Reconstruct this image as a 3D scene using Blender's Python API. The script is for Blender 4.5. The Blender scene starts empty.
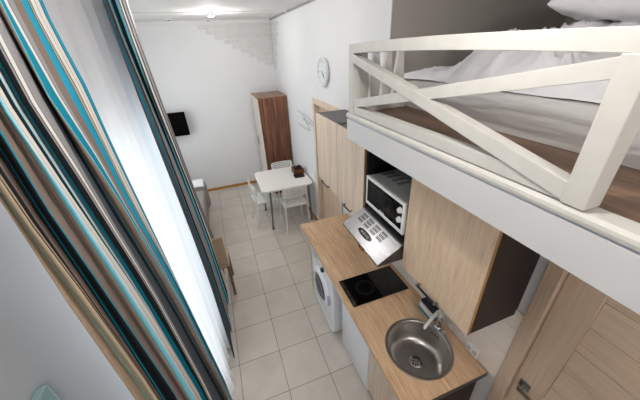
import bpy, bmesh, math, random
from mathutils import Vector, Matrix, noise

C = bpy.context.scene.collection
PI = math.pi
random.seed(4)

# ------------------------------------------------------------------ materials
def rgb(r, g, b):
    f = lambda c: (c/255/12.92) if c/255 <= .04045 else ((c/255+.055)/1.055)**2.4
    return (f(r), f(g), f(b), 1.0)

def new_mat(name):
    m = bpy.data.materials.new(name); m.use_nodes = True
    nt = m.node_tree; b = nt.nodes['Principled BSDF']
    return m, nt, b

def plain(name, col, rough=.5, metal=0., bump=0., bscale=200., spec=.5, vary=0., vscale=8.):
    """one colour with a faint procedural variation and grain"""
    m, nt, b = new_mat(name)
    b.inputs['Roughness'].default_value = rough
    b.inputs['Metallic'].default_value = metal
    b.inputs['Specular IOR Level'].default_value = spec
    b.inputs['Base Color'].default_value = col
    tc = nt.nodes.new('ShaderNodeTexCoord')
    if vary:
        n = nt.nodes.new('ShaderNodeTexNoise'); n.inputs['Scale'].default_value = vscale
        n.inputs['Detail'].default_value = 5
        nt.links.new(tc.outputs['Object'], n.inputs['Vector'])
        r = nt.nodes.new('ShaderNodeValToRGB')
        r.color_ramp.elements[0].position = .3; r.color_ramp.elements[1].position = .7
        r.color_ramp.elements[0].color = [c*(1-vary) for c in col[:3]]+[1]
        r.color_ramp.elements[1].color = [min(1, c*(1+vary*.5)) for c in col[:3]]+[1]
        nt.links.new(n.outputs['Fac'], r.inputs['Fac'])
        nt.links.new(r.outputs['Color'], b.inputs['Base Color'])
    if bump:
        n2 = nt.nodes.new('ShaderNodeTexNoise'); n2.inputs['Scale'].default_value = bscale
        nt.links.new(tc.outputs['Object'], n2.inputs['Vector'])
        bp = nt.nodes.new('ShaderNodeBump'); bp.inputs['Strength'].default_value = bump
        bp.inputs['Distance'].default_value = .002
        nt.links.new(n2.outputs['Fac'], bp.inputs['Height'])
        nt.links.new(bp.outputs['Normal'], b.inputs['Normal'])
    return m

def wood(name, cols, axis='z', fine=90., coarse=14., stretch=14., rough=.45, mix=.5, off=0.):
    """grain running along one axis: fine streaks over slow bands"""
    m, nt, b = new_mat(name); L = nt.links.new
    b.inputs['Roughness'].default_value = rough
    tc = nt.nodes.new('ShaderNodeTexCoord')
    def noise_node(scale, st):
        mp = nt.nodes.new('ShaderNodeMapping')
        s = [scale]*3; s['xyz'.index(axis)] = scale/st
        mp.inputs['Scale'].default_value = s
        mp.inputs['Location'].default_value = (off, off*1.7, off*.6)
        L(tc.outputs['Object'], mp.inputs['Vector'])
        n = nt.nodes.new('ShaderNodeTexNoise'); n.inputs['Scale'].default_value = 1
        n.inputs['Detail'].default_value = 6; n.inputs['Roughness'].default_value = .6
        n.inputs['Distortion'].default_value = .4
        L(mp.outputs['Vector'], n.inputs['Vector'])
        return n
    a, c = noise_node(fine, stretch*2), noise_node(coarse, stretch)
    mx = nt.nodes.new('ShaderNodeMix'); mx.data_type = 'FLOAT'; mx.inputs[0].default_value = mix
    L(a.outputs['Fac'], mx.inputs[2]); L(c.outputs['Fac'], mx.inputs[3])
    r = nt.nodes.new('ShaderNodeValToRGB'); e = r.color_ramp.elements
    ps = [.33, .45, .55, .68]
    e[0].position = ps[0]; e[0].color = cols[0]; e[1].position = ps[-1]; e[1].color = cols[-1]
    for i, cc in enumerate(cols[1:-1]):
        el = e.new(.33+.35*(i+1)/(len(cols)-1)); el.color = cc
    L(mx.outputs[0], r.inputs['Fac']); L(r.outputs['Color'], b.inputs['Base Color'])
    bp = nt.nodes.new('ShaderNodeBump'); bp.inputs['Strength'].default_value = .12; bp.inputs['Distance'].default_value = .002
    L(a.outputs['Fac'], bp.inputs['Height']); L(bp.outputs['Normal'], b.inputs['Normal'])
    return m

def tile_floor():
    m, nt, b = new_mat('floor_tiles'); L = nt.links.new
    tc = nt.nodes.new('ShaderNodeTexCoord'); sp = nt.nodes.new('ShaderNodeSeparateXYZ')
    L(tc.outputs['Object'], sp.inputs['Vector'])
    def mth(op, a, bb=None):
        n = nt.nodes.new('ShaderNodeMath'); n.operation = op
        for i, v in enumerate((a, bb)):
            if v is None: continue
            if isinstance(v, (int, float)): n.inputs[i].default_value = v
            else: L(v, n.inputs[i])
        return n.outputs[0]
    edges = []; ids = []
    for o, x0, w in ((sp.outputs['X'], .1015, .393), (sp.outputs['Y'], 1.409, .399)):
        u = mth('DIVIDE', mth('SUBTRACT', o, x0), w)
        fr = mth('FRACT', u); ids.append(mth('FLOOR', u))
        d = mth('MULTIPLY', mth('SUBTRACT', .5, mth('ABSOLUTE', mth('SUBTRACT', fr, .5))), w)
        edges.append(d)
    dmin = mth('MINIMUM', edges[0], edges[1])
    g = nt.nodes.new('ShaderNodeMapRange'); g.inputs['From Min'].default_value = .0017; g.inputs['From Max'].default_value = .0038
    L(dmin, g.inputs['Value'])
    cb = nt.nodes.new('ShaderNodeCombineXYZ'); L(ids[0], cb.inputs['X']); L(ids[1], cb.inputs['Y'])
    wn = nt.nodes.new('ShaderNodeTexWhiteNoise'); L(cb.outputs['Vector'], wn.inputs['Vector'])
    ns = nt.nodes.new('ShaderNodeTexNoise'); ns.inputs['Scale'].default_value = 5; ns.inputs['Detail'].default_value = 8
    L(tc.outputs['Object'], ns.inputs['Vector'])
    mixv = mth('ADD', mth('MULTIPLY', wn.outputs['Value'], .3), mth('MULTIPLY', ns.outputs['Fac'], .9))
    r = nt.nodes.new('ShaderNodeValToRGB'); r.color_ramp.elements[0].position = .25; r.color_ramp.elements[1].position = .95
    r.color_ramp.elements[0].color = rgb(186, 178, 168); r.color_ramp.elements[1].color = rgb(206, 199, 190)
    L(mixv, r.inputs['Fac'])
    mx = nt.nodes.new('ShaderNodeMix'); mx.data_type = 'RGBA'
    L(g.outputs[0], mx.inputs[0]); mx.inputs[6].default_value = rgb(120, 108, 96); L(r.outputs['Color'], mx.inputs[7])
    L(mx.outputs[2], b.inputs['Base Color'])
    b.inputs['Roughness'].default_value = .38
    bp = nt.nodes.new('ShaderNodeBump'); bp.inputs['Strength'].default_value = .4; bp.inputs['Distance'].default_value = .002
    L(g.outputs[0], bp.inputs['Height']); L(bp.outputs['Normal'], b.inputs['Normal'])
    return m

def cloth(name, col, rough=.85, trans=0.):
    m, nt, b = new_mat(name); L = nt.links.new
    b.inputs['Base Color'].default_value = col; b.inputs['Roughness'].default_value = rough
    b.inputs['Specular IOR Level'].default_value = .15
    tc = nt.nodes.new('ShaderNodeTexCoord'); n = nt.nodes.new('ShaderNodeTexNoise')
    n.inputs['Scale'].default_value = 350; L(tc.outputs['Object'], n.inputs['Vector'])
    bp = nt.nodes.new('ShaderNodeBump'); bp.inputs['Strength'].default_value = .25; bp.inputs['Distance'].default_value = .001
    L(n.outputs['Fac'], bp.inputs['Height']); L(bp.outputs['Normal'], b.inputs['Normal'])
    return m

def sheer_cloth():
    m, nt, b = new_mat('sheer_voile'); L = nt.links.new
    out = nt.nodes['Material Output']; nt.nodes.remove(b)
    d = nt.nodes.new('ShaderNodeBsdfDiffuse'); d.inputs['Color'].default_value = rgb(240, 240, 242)
    t = nt.nodes.new('ShaderNodeBsdfTranslucent'); t.inputs['Color'].default_value = rgb(240, 241, 245)
    tr = nt.nodes.new('ShaderNodeBsdfTransparent')
    m1 = nt.nodes.new('ShaderNodeMixShader'); m1.inputs[0].default_value = .5
    L(d.outputs[0], m1.inputs[1]); L(t.outputs[0], m1.inputs[2])
    tc = nt.nodes.new('ShaderNodeTexCoord'); n = nt.nodes.new('ShaderNodeTexNoise')
    n.inputs['Scale'].default_value = 500; L(tc.outputs['Object'], n.inputs['Vector'])
    mr = nt.nodes.new('ShaderNodeMapRange'); mr.inputs['To Min'].default_value = .02; mr.inputs['To Max'].default_value = .08
    L(n.outputs['Fac'], mr.inputs['Value'])
    m2 = nt.nodes.new('ShaderNodeMixShader'); L(mr.outputs[0], m2.inputs[0])
    L(m1.outputs[0], m2.inputs[1]); L(tr.outputs[0], m2.inputs[2])
    L(m2.outputs[0], out.inputs['Surface'])
    return m

def pane_glass():
    m, nt, b = new_mat('pane_glass'); L = nt.links.new
    out = nt.nodes['Material Output']; nt.nodes.remove(b)
    g = nt.nodes.new('ShaderNodeBsdfGlossy'); g.inputs['Roughness'].default_value = .02
    t = nt.nodes.new('ShaderNodeBsdfTransparent'); t.inputs['Color'].default_value = (.96, .98, .97, 1)
    mx = nt.nodes.new('ShaderNodeMixShader'); mx.inputs[0].default_value = .06; L(t.outputs[0], mx.inputs[1]); L(g.outputs[0], mx.inputs[2])
    L(mx.outputs[0], out.inputs['Surface'])
    return m

def brushed_steel(name, col, axis='y', rough=.28):
    m, nt, b = new_mat(name); L = nt.links.new
    b.inputs['Metallic'].default_value = 1; b.inputs['Base Color'].default_value = col
    tc = nt.nodes.new('ShaderNodeTexCoord'); mp = nt.nodes.new('ShaderNodeMapping')
    s = [400.]*3; s['xyz'.index(axis)] = 6.; mp.inputs['Scale'].default_value = s
    L(tc.outputs['Object'], mp.inputs['Vector'])
    n = nt.nodes.new('ShaderNodeTexNoise'); n.inputs['Scale'].default_value = 1; L(mp.outputs['Vector'], n.inputs['Vector'])
    mr = nt.nodes.new('ShaderNodeMapRange'); mr.inputs['To Min'].default_value = rough-.06; mr.inputs['To Max'].default_value = rough+.08
    L(n.outputs['Fac'], mr.inputs['Value']); L(mr.outputs[0], b.inputs['Roughness'])
    bp = nt.nodes.new('ShaderNodeBump'); bp.inputs['Strength'].default_value = .03; bp.inputs['Distance'].default_value = .001
    L(n.outputs['Fac'], bp.inputs['Height']); L(bp.outputs['Normal'], b.inputs['Normal'])
    return m

def lamp_mat(strength):
    m, nt, b = new_mat('lamp_lens')
    b.inputs['Base Color'].default_value = (1, 1, 1, 1)
    b.inputs['Emission Color'].default_value = (1, .97, .93, 1); b.inputs['Emission Strength'].default_value = strength
    return m

M = {}
M['wall'] = plain('white_paint', rgb(222, 222, 224), .75, bump=.25, bscale=60, vary=.03, vscale=1.5)
M['ceiling'] = plain('ceiling_paint', rgb(222, 221, 219), .8, vary=.02, vscale=2)
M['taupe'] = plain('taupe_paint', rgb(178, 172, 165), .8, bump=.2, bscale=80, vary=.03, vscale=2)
M['floor'] = tile_floor()
M['brick'] = plain('faux_brick', rgb(212, 209, 208), .8, bump=.3, bscale=120, vary=.06, vscale=9)
M['yellow_oak'] = wood('yellow_oak', [rgb(150, 98, 34), rgb(176, 122, 52), rgb(192, 138, 66)], 'x')
oak = [rgb(190, 166, 144), rgb(210, 190, 170), rgb(220, 203, 186), rgb(228, 213, 198)]
M['oak_z'] = wood('pale_oak_upright', oak, 'z', 100, 16, 12, .5, .45)
M['oak_z2'] = wood('pale_oak_upright_warm', [rgb(186, 152, 120), rgb(210, 182, 152), rgb(221, 196, 168), rgb(231, 211, 188)], 'z', 130, 22, 9, .5, .5, 3.)
M['oak_door'] = wood('door_oak_upright', [rgb(180, 156, 134), rgb(198, 175, 152), rgb(208, 186, 164)], 'z', 90, 14, 14, .5, .45, 1.)
M['oak_door_y'] = wood('door_oak_level', [rgb(184, 160, 138), rgb(201, 178, 155), rgb(211, 190, 168)], 'y', 90, 14, 14, .5, .45, 2.)
M['oak_y'] = wood('worktop_oak', [rgb(152, 116, 84), rgb(196, 160, 126), rgb(213, 181, 148), rgb(230, 204, 176)], 'y', 210, 34, 14, .4, .4)
M['oak_edge'] = plain('oak_edge_band', rgb(164, 122, 80), .5)
M['walnut'] = wood('walnut_panel', [rgb(58, 33, 22), rgb(92, 55, 38), rgb(120, 78, 56), rgb(150, 108, 84)], 'z', 60, 22, 20, .4, .72)
M['walnut_top'] = wood('walnut_top', [rgb(120, 92, 76), rgb(140, 110, 92), rgb(156, 126, 108)], 'y', 80, 14, 10, .5)
M['ash'] = wood('pale_ash', [rgb(196, 184, 172), rgb(214, 204, 193), rgb(224, 216, 206)], 'z', 80, 14, 14, .5)
M['laminate'] = wood('brown_laminate', [rgb(76, 54, 40), rgb(106, 80, 62), rgb(130, 102, 82), rgb(154, 126, 104)], 'y', 70, 16, 9, .38, .55)
M['wenge'] = plain('wenge_board', rgb(34, 27, 25), .5, vary=.15, vscale=30)
M['grey_top'] = plain('grey_board', rgb(92, 88, 90), .55, vary=.1, vscale=20)
M['black'] = plain('black_board', rgb(14, 13, 13), .6)
M['white_wood'] = plain('white_stained_wood', rgb(206, 203, 197), .5, bump=.15, bscale=90, vary=.05, vscale=14)
M['fascia'] = plain('white_fascia', rgb(214, 213, 214), .55, vary=.02, vscale=3)
M['beige_wood'] = plain('bare_cream_wood', rgb(205, 190, 165), .55, vary=.06, vscale=14)
M['enamel'] = plain('white_enamel', rgb(236, 238, 244), .25)
M['white_plastic'] = plain('white_plastic', rgb(228, 228, 226), .35)
M['table_white'] = plain('table_white', rgb(232, 230, 226), .35)
M['steel'] = brushed_steel('brushed_steel', rgb(116, 116, 118), 'y', .29)
M['steel_sink'] = brushed_steel('sink_steel', rgb(176, 172, 168), 'y', .3)
M['chrome'] = plain('chrome', rgb(205, 205, 208), .12, 1.)
M['nickel'] = plain('dark_nickel', rgb(150, 148, 144), .3, 1.)
M['grey_metal'] = plain('grey_metal', rgb(120, 124, 128), .3, .9)
M['silver_paint'] = plain('silver_paint', rgb(186, 188, 190), .35, .35)
M['vent'] = plain('grey_vent', rgb(112, 114, 116), .6)
M['badge_ink'] = plain('badge_silver', rgb(176, 176, 174), .5)
M['print'] = plain('hob_marks', rgb(130, 130, 130), .5)
M['slot'] = plain('dark_slot', rgb(24, 22, 21), .8, spec=.05)
M['black_metal'] = plain('black_metal', rgb(28, 28, 30), .4, .3)
M['black_gloss'] = plain('black_glass', rgb(9, 9, 10), .06)
M['ring'] = plain('hob_print', rgb(34, 34, 36), .3)
M['oven_glass'] = plain('smoked_glass', rgb(30, 31, 34), .08)
M['wm_glass'] = plain('washer_glass', rgb(52, 62, 84), .08)
M['blue_grey'] = plain('blue_grey_trim', rgb(178, 184, 198), .3)
M['tile'] = plain('beige_wall_tile', rgb(230, 219, 208), .35, vary=.06, vscale=6)
M['tile_joint'] = plain('pale_joint', rgb(226, 214, 202), .6)
M['teal'] = plain('teal_plastic', rgb(40, 132, 146), .4)
M['navy'] = plain('navy_sponge', rgb(34, 36, 54), .7, bump=.5, bscale=300)
M['orange'] = plain('orange_glaze', rgb(196, 120, 40), .3)
M['rust'] = plain('brown_lacquer', rgb(104, 58, 30), .4, vary=.2, vscale=30)
M['near_black'] = plain('dark_tray', rgb(28, 22, 20), .5)
M['sofa'] = plain('sofa_grey_fabric', rgb(150, 144, 140), .9, bump=.5, bscale=220, vary=.08, vscale=60, spec=.1)
M['linen'] = plain('white_linen', rgb(228, 227, 230), .9, bump=.2, bscale=260, spec=.1)
M['sheet'] = plain('grey_white_sheet', rgb(216, 213, 212), .9, bump=.2, bscale=260, spec=.1)
M['tan_board'] = wood('tan_chair_back', [rgb(168, 148, 124), rgb(182, 162, 138), rgb(194, 175, 152)], 'x', 60, 12, 6)
M['brown_leg'] = plain('brown_leg', rgb(112, 92, 76), .5)
M['clock_face'] = plain('clock_face', rgb(216, 222, 222), .3)
M['clock_rim'] = plain('clock_rim', rgb(226, 226, 226), .25)
M['clock_ink'] = plain('clock_ink', rgb(84, 92, 94), .5)
M['wire'] = plain('grey_wire', rgb(158, 158, 160), .4, .4)
M['tv'] = plain('tv_black', rgb(5, 5, 6), .5, spec=.04)
M['frame_teal'] = plain('pale_teal_frame', rgb(176, 204, 208), .15, .1)
M['frame_mat'] = plain('teal_mat', rgb(118, 152, 160), .2)
M['cord_grey'] = plain('grey_trim', rgb(150, 148, 148), .6)
M['sheer'] = sheer_cloth()
M['glass'] = pane_glass()
M['lens'] = lamp_mat(40)
M['dull_lens'] = plain('dull_lens', rgb(110, 108, 104), .4)
M['upvc'] = plain('window_white', rgb(232, 233, 236), .3)
CLOTH = [cloth('curtain_'+n, c) for n, c in (('tan', rgb(150, 132, 112)), ('sage', rgb(128, 146, 134)), ('beige', rgb(176, 160, 138)),
    ('black', rgb(20, 22, 25)), ('taupe', rgb(122, 108, 99)), ('teal', rgb(0, 126, 150)), ('light_blue', rgb(124, 204, 226)),
    ('pale', rgb(214, 210, 206)), ('grey', rgb(146, 143, 144)), ('slate', rgb(70, 78, 86)), ('turquoise', rgb(0, 150, 184)))]

# ------------------------------------------------------------------ mesh helpers
class MB:
    """collects shapes in world metres; build() links them as ONE mesh object"""
    def __init__(s): s.bm = bmesh.new()
    def box(s, x0, x1, y0, y1, z0, z1, bev=0., seg=2):
        r = bmesh.ops.create_cube(s.bm, size=1)
        vs = r['verts']
        for v in vs:
            v.co = Vector(((x0+x1)/2+v.co.x*(x1-x0), (y0+y1)/2+v.co.y*(y1-y0), (z0+z1)/2+v.co.z*(z1-z0)))
        if bev:
            es = list({e for v in vs for e in v.link_edges})
            bmesh.ops.bevel(s.bm, geom=es, offset=bev, segments=seg, profile=.5, affect='EDGES')
        return s
    def prism(s, pts, axis, a, b):
        """polygon pts in the plane across axis, swept from a to b"""
        def P(p, t):
            return Vector({'x': (t, p[0], p[1]), 'y': (p[0], t, p[1]), 'z': (p[0], p[1], t)}[axis])
        A = [s.bm.verts.new(P(p, a)) for p in pts]; B = [s.bm.verts.new(P(p, b)) for p in pts]
        n = len(pts); fs = [s.bm.faces.new(A), s.bm.faces.new(B[::-1])]
        for i in range(n): fs.append(s.bm.faces.new((A[i], B[i], B[(i+1) % n], A[(i+1) % n])))
        bmesh.ops.recalc_face_normals(s.bm, faces=fs)
        return s
    def tube(s, pts, r, n=10, cap=True):
        pts = [Vector(p) for p in pts]; rings = []
        rr = r if isinstance(r, (list, tuple)) else [r]*len(pts)
        up = None
        for i, p in enumerate(pts):
            d = (pts[min(i+1, len(pts)-1)]-pts[max(i-1, 0)]).normalized()
            if up is None: up = d.orthogonal().normalized()
            else: up = (up-d*up.dot(d)).normalized()
            w = d.cross(up)
            rings.append([s.bm.verts.new(p+(up*math.cos(2*PI*k/n)+w*math.sin(2*PI*k/n))*rr[i]) for k in range(n)])
        fs = []
        for a, b in zip(rings, rings[1:]):
            for k in range(n): fs.append(s.bm.faces.new((a[k], a[(k+1) % n], b[(k+1) % n], b[k])))
        if cap: fs += [s.bm.faces.new(rings[0][::-1]), s.bm.faces.new(rings[-1])]
        bmesh.ops.recalc_face_normals(s.bm, faces=fs)
        return s
    def lathe(s, prof, c, axis='z', n=48, close=False):
        """profile (radius, height) turned about an axis through c"""
        c = Vector(c); rings = []
        def P(r, h, a):
            u, v = r*math.cos(a), r*math.sin(a)
            return c+Vector({'z': (u, v, h), 'x': (h, u, v), 'y': (u, h, v)}[axis])
        for r, h in prof:
            rings.append([s.bm.verts.new(P(0, h, 0))] if r < 1e-6 else [s.bm.verts.new(P(r, h, 2*PI*k/n)) for k in range(n)])
        fs = []
        pr = list(zip(rings, rings[1:]))+([(rings[-1], rings[0])] if close else [])
        for a, b in pr:
            for k in range(n):
                if len(a) == 1 and len(b) == 1: continue
                if len(a) == 1: fs.append(s.bm.faces.new((a[0], b[k], b[(k+1) % n])))
                elif len(b) == 1: fs.append(s.bm.faces.new((a[k], b[0], a[(k+1) % n])))
                else: fs.append(s.bm.faces.new((a[k], a[(k+1) % n], b[(k+1) % n], b[k])))
        bmesh.ops.recalc_face_normals(s.bm, faces=fs)
        return s
    def grid(s, f, nu, nv, mats=None):
        V = [[s.bm.verts.new(f(i/nu, j/nv)) for j in range(nv+1)] for i in range(nu+1)]
        for i in range(nu):
            for j in range(nv):
                fc = s.bm.faces.new((V[i][j], V[i+1][j], V[i+1][j+1], V[i][j+1]))
                if mats: fc.material_index = mats[i]
        return s
    def build(s, name, mat, parent=None, at=None, smooth=None):
        o0 = Vector(at) if at is not None else (ORIGIN.get(parent.name, Vector()) if parent else Vector())
        me = bpy.data.meshes.new(name)
        for v in s.bm.verts: v.co -= o0
        s.bm.to_mesh(me); s.bm.free()
        for m in (mat if isinstance(mat, list) else [mat]): me.materials.append(m)
        o = bpy.data.objects.new(name, me); C.objects.link(o)
        if parent: o.parent = parent
        else: o.location = o0
        ORIGIN[o.name] = o0
        if smooth:
            me.shade_smooth()
            if smooth < 180:
                me.set_sharp_from_angle(angle=math.radians(smooth))
        return o

ORIGIN = {}
def tag(o, label=None, cat=None, group=None, kind=None):
    if label: o['label'] = label
    if cat: o['category'] = cat
    if group: o['group'] = group
    if kind: o['kind'] = kind
    return o
def thing(name, label, cat, loc=(0, 0, 0), group=None):
    o = bpy.data.objects.new(name, None); C.objects.link(o); o.location = loc
    o.empty_display_size = .1
    ORIGIN[o.name] = Vector(loc)
    return tag(o, label, cat, group)
def struct(name, mb, mat, parent=None, smooth=None):
    o = mb.build(name, mat, parent, smooth=smooth)
    if not parent: o['kind'] = 'structure'
    return o
def copy_tree(o, parent=None):
    c = o.copy(); C.objects.link(c)
    if parent: c.parent = parent
    for ch in list(o.children): copy_tree(ch, c)
    return c
def rrect(x0, x1, y0, y1, r, n=8):
    pts = []
    for cx, cy, a0 in ((x1-r, y1-r, 0), (x0+r, y1-r, 90), (x0+r, y0+r, 180), (x1-r, y0+r, 270)):
        for k in range(n+1):
            a = math.radians(a0+90*k/n); pts.append((cx+r*math.cos(a), cy+r*math.sin(a)))
    return pts
def fbm(x, y, z=0., o=4):
    return noise.fractal(Vector((x, y, z)), 1., 2., o)

# ------------------------------------------------------------------ the room
XR, YB, ZC = 1.255, 5.95, 3.11
DECK = 2.287
struct('floor', MB().box(-1.62, 1.40, -1.62, YB+.12, -.1, 0), M['floor'])
struct('ceiling', MB().box(-1.62, 3.12, -1.62, YB+.12, ZC, ZC+.1), M['ceiling'])
struct('wall_back', MB().box(-1.62, 1.40, YB, YB+.12, 0, ZC), M['wall'])
struct('wall_rear', MB().box(-.74, 3.12, -1.72, -1.60, 0, ZC), M['wall'])
w = MB(); T = XR+.12
w.box(XR, T, -1.6, -.39, 0, 2.118); w.box(XR, T, -.39, .515, 2.06, 2.118); w.box(XR, T, .515, 1.97, 0, 2.118)
w.box(XR, T, 1.97, 2.84, 0, ZC); w.box(XR, T, 2.84, 3.68, 2.0, ZC); w.box(XR, T, 3.68, YB, 0, ZC)
struct('wall_right', w, M['wall'])
struct('wall_alcove', MB().box(XR+.001, 3.12, 1.962, 1.97, 2.10, ZC).box(XR+.121, 3.12, 1.97, 2.09, 2.10, ZC), M['taupe'])
struct('wall_alcove_side', MB().box(3.0, 3.12, -1.6, 1.962, 2.10, ZC), M['taupe'])
# window wall with its opening, and the step out to the sofa corner
WX, WY0, WY1, WZ0, WZ1 = -.62, 1.02, 2.46, .22, 2.42
w = MB(); T = WX-.12
w.box(T, WX, -1.6, WY0, 0, ZC); w.box(T, WX, WY1, 2.72, 0, ZC)
w.box(T, WX, WY0, WY1, 0, WZ0); w.box(T, WX, WY0, WY1, WZ1, ZC)
struct('wall_left', w, M['wall'])
struct('wall_step', MB().box(-1.5, WX-.12, 2.60, 2.72, 0, ZC), M['wall'])
VY0, VY1, VZ0, VZ1 = 3.35, 5.35, .85, 2.45
w = MB(); w.box(-1.62, -1.5, 2.60, VY0, 0, ZC); w.box(-1.62, -1.5, VY1, YB, 0, ZC); w.box(-1.62, -1.5, VY0, VY1, 0, VZ0); w.box(-1.62, -1.5, VY0, VY1, VZ1, ZC)
struct('wall_corner', w, M['wall'])
fill_win = bpy.data.objects.new('fill_window', None); C.objects.link(fill_win); tag(fill_win, 'unseen window added to light the sofa corner beyond the curtains', None, None, 'structure')  # unseen window, added to bring daylight onto the far walls
f = MB()
for a, bb in ((VY0, VY0+.06), ((VY0+VY1)/2-.04, (VY0+VY1)/2+.04), (VY1-.06, VY1)): f.box(-1.59, -1.53, a, bb, VZ0, VZ1)
for a, bb in ((VZ0, VZ0+.06), (VZ1-.06, VZ1)): f.box(-1.59, -1.53, VY0, VY1, a, bb)
f.build('window_frame', M['upvc'], fill_win)
MB().box(-1.564, -1.556, VY0+.06, (VY0+VY1)/2-.04, VZ0+.06, VZ1-.06).build('pane', M['glass'], fill_win)
MB().box(-1.564, -1.556, (VY0+VY1)/2+.04, VY1-.06, VZ0+.06, VZ1-.06).build('pane', M['glass'], fill_win)
win = bpy.data.objects.new('window_1', None); C.objects.link(win); tag(win, 'white framed window behind the sheer curtain', None, None, 'structure')
f = MB()
xm = WX-.07
for a, b in ((WY0, WY0+.06), ((WY0+WY1)/2-.04, (WY0+WY1)/2+.04), (WY1-.06, WY1)): f.box(xm-.03, xm+.03, a, b, WZ0, WZ1)
for a, b in ((WZ0, WZ0+.06), (WZ1-.06, WZ1)): f.box(xm-.03, xm+.03, WY0, WY1, a, b)
f.build('window_frame', M['upvc'], win)
MB().box(xm-.004, xm+.004, WY0+.06, (WY0+WY1)/2-.04, WZ0+.06, WZ1-.06).build('pane', M['glass'], win)
MB().box(xm-.004, xm+.004, (WY0+WY1)/2+.04, WY1-.06, WZ0+.06, WZ1-.06).build('pane', M['glass'], win)
MB().box(WX-.1, WX+.04, WY0-.03, WY1+.03, WZ0-.03, WZ0, .006).build('window_sill', M['upvc'], win)
# skirting and ceiling trims
struct('baseboard_back', MB().box(-1.5, .70, YB-.016, YB, 0, .055, .004), M['yellow_oak'])
struct('baseboard_right', MB().box(XR-.016, XR, 3.76, 5.18, 0, .055, .004), M['yellow_oak'])
struct('trim_1', MB().box(XR-.02, XR, 2.1, YB, ZC-.022, ZC, .003), M['cord_grey'])
struct('trim_2', MB().prism([(YB-.05, ZC), (YB, ZC), (YB, ZC-.06), (YB-.012, ZC-.055)], 'x', -1.5, XR), M['ceiling'])
struct('trim_3', MB().box(-1.5, XR-.03, 4.58, 4.66, ZC-.018, ZC, .004), M['ceiling'])

# doors: the near one under the loft, the far one beyond the wall units
def door(name, y0, y1, z1, hand, cas=.07):
    d = bpy.data.objects.new(name, None); C.objects.link(d); d['kind'] = 'structure'
    f = MB()
    for a, b in ((y0-cas, y0), (y1, y1+cas)): f.box(XR-.018, XR+.10, a, b, 0, z1+cas, .004)
    f.box(XR-.018, XR+.10, y0-.001, y1+.001, z1, z1+cas, .003)
    f.build('door_frame', M['oak_door'] if name == 'door_1' else M['oak_z'], d)
    return d
d1 = door('door_1', -.38, .487, 2.02, 1, .066)
d1['label'] = 'pale oak door with level grooved boards under the loft'
x0 = XR+.012
lf = MB(); lf.box(x0, x0+.04, .345, .483, 0, 2.015, .003); lf.box(x0, x0+.04, -.376, -.24, 0, 2.015, .003)
leaf = lf.build('door_leaf', M['oak_door'], d1)
pn = MB()
k = 0; z = .08
while z < 2.0:
    z2 = min(z+.1505, 2.015)
    pn.box(x0+.007, x0+.035, -.24, .345, z+.0015, z2-.0015, .003); z = z2
pn.box(x0+.012, x0+.03, -.24, .345, .0, 2.01)
pn.build('door_panel', M['oak_door_y'], d1)
h = MB(); h.box(x0-.008, x0, .405, .457, .975, 1.027, .002); h.tube([(x0-.006, .431, 1.0), (x0-.045, .431, 1.0)], .009)
h.box(x0-.054, x0-.042, .318, .440, .989, 1.011, .003)
h.build('door_handle', M['nickel'], d1, smooth=35)
d2 = door('door_2', 2.86, 3.672, 1.985, 1, .07)
d2['label'] = 'pale oak door beyond the wall cabinets'
MB().box(XR+.05, XR+.09, 2.862, 3.670, 0, 1.983, .003).build('door_leaf', M['oak_door'], d2)
h = MB(); h.box(XR+.042, XR+.05, 3.57, 3.62, .975, 1.025, .002); h.tube([(XR+.048, 3.595, 1.0), (XR+.01, 3.595, 1.0)], .009); h.box(XR, XR+.012, 3.47, 3.605, .989, 1.011, .003)
h.build('door_handle', M['nickel'], d2)

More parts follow.
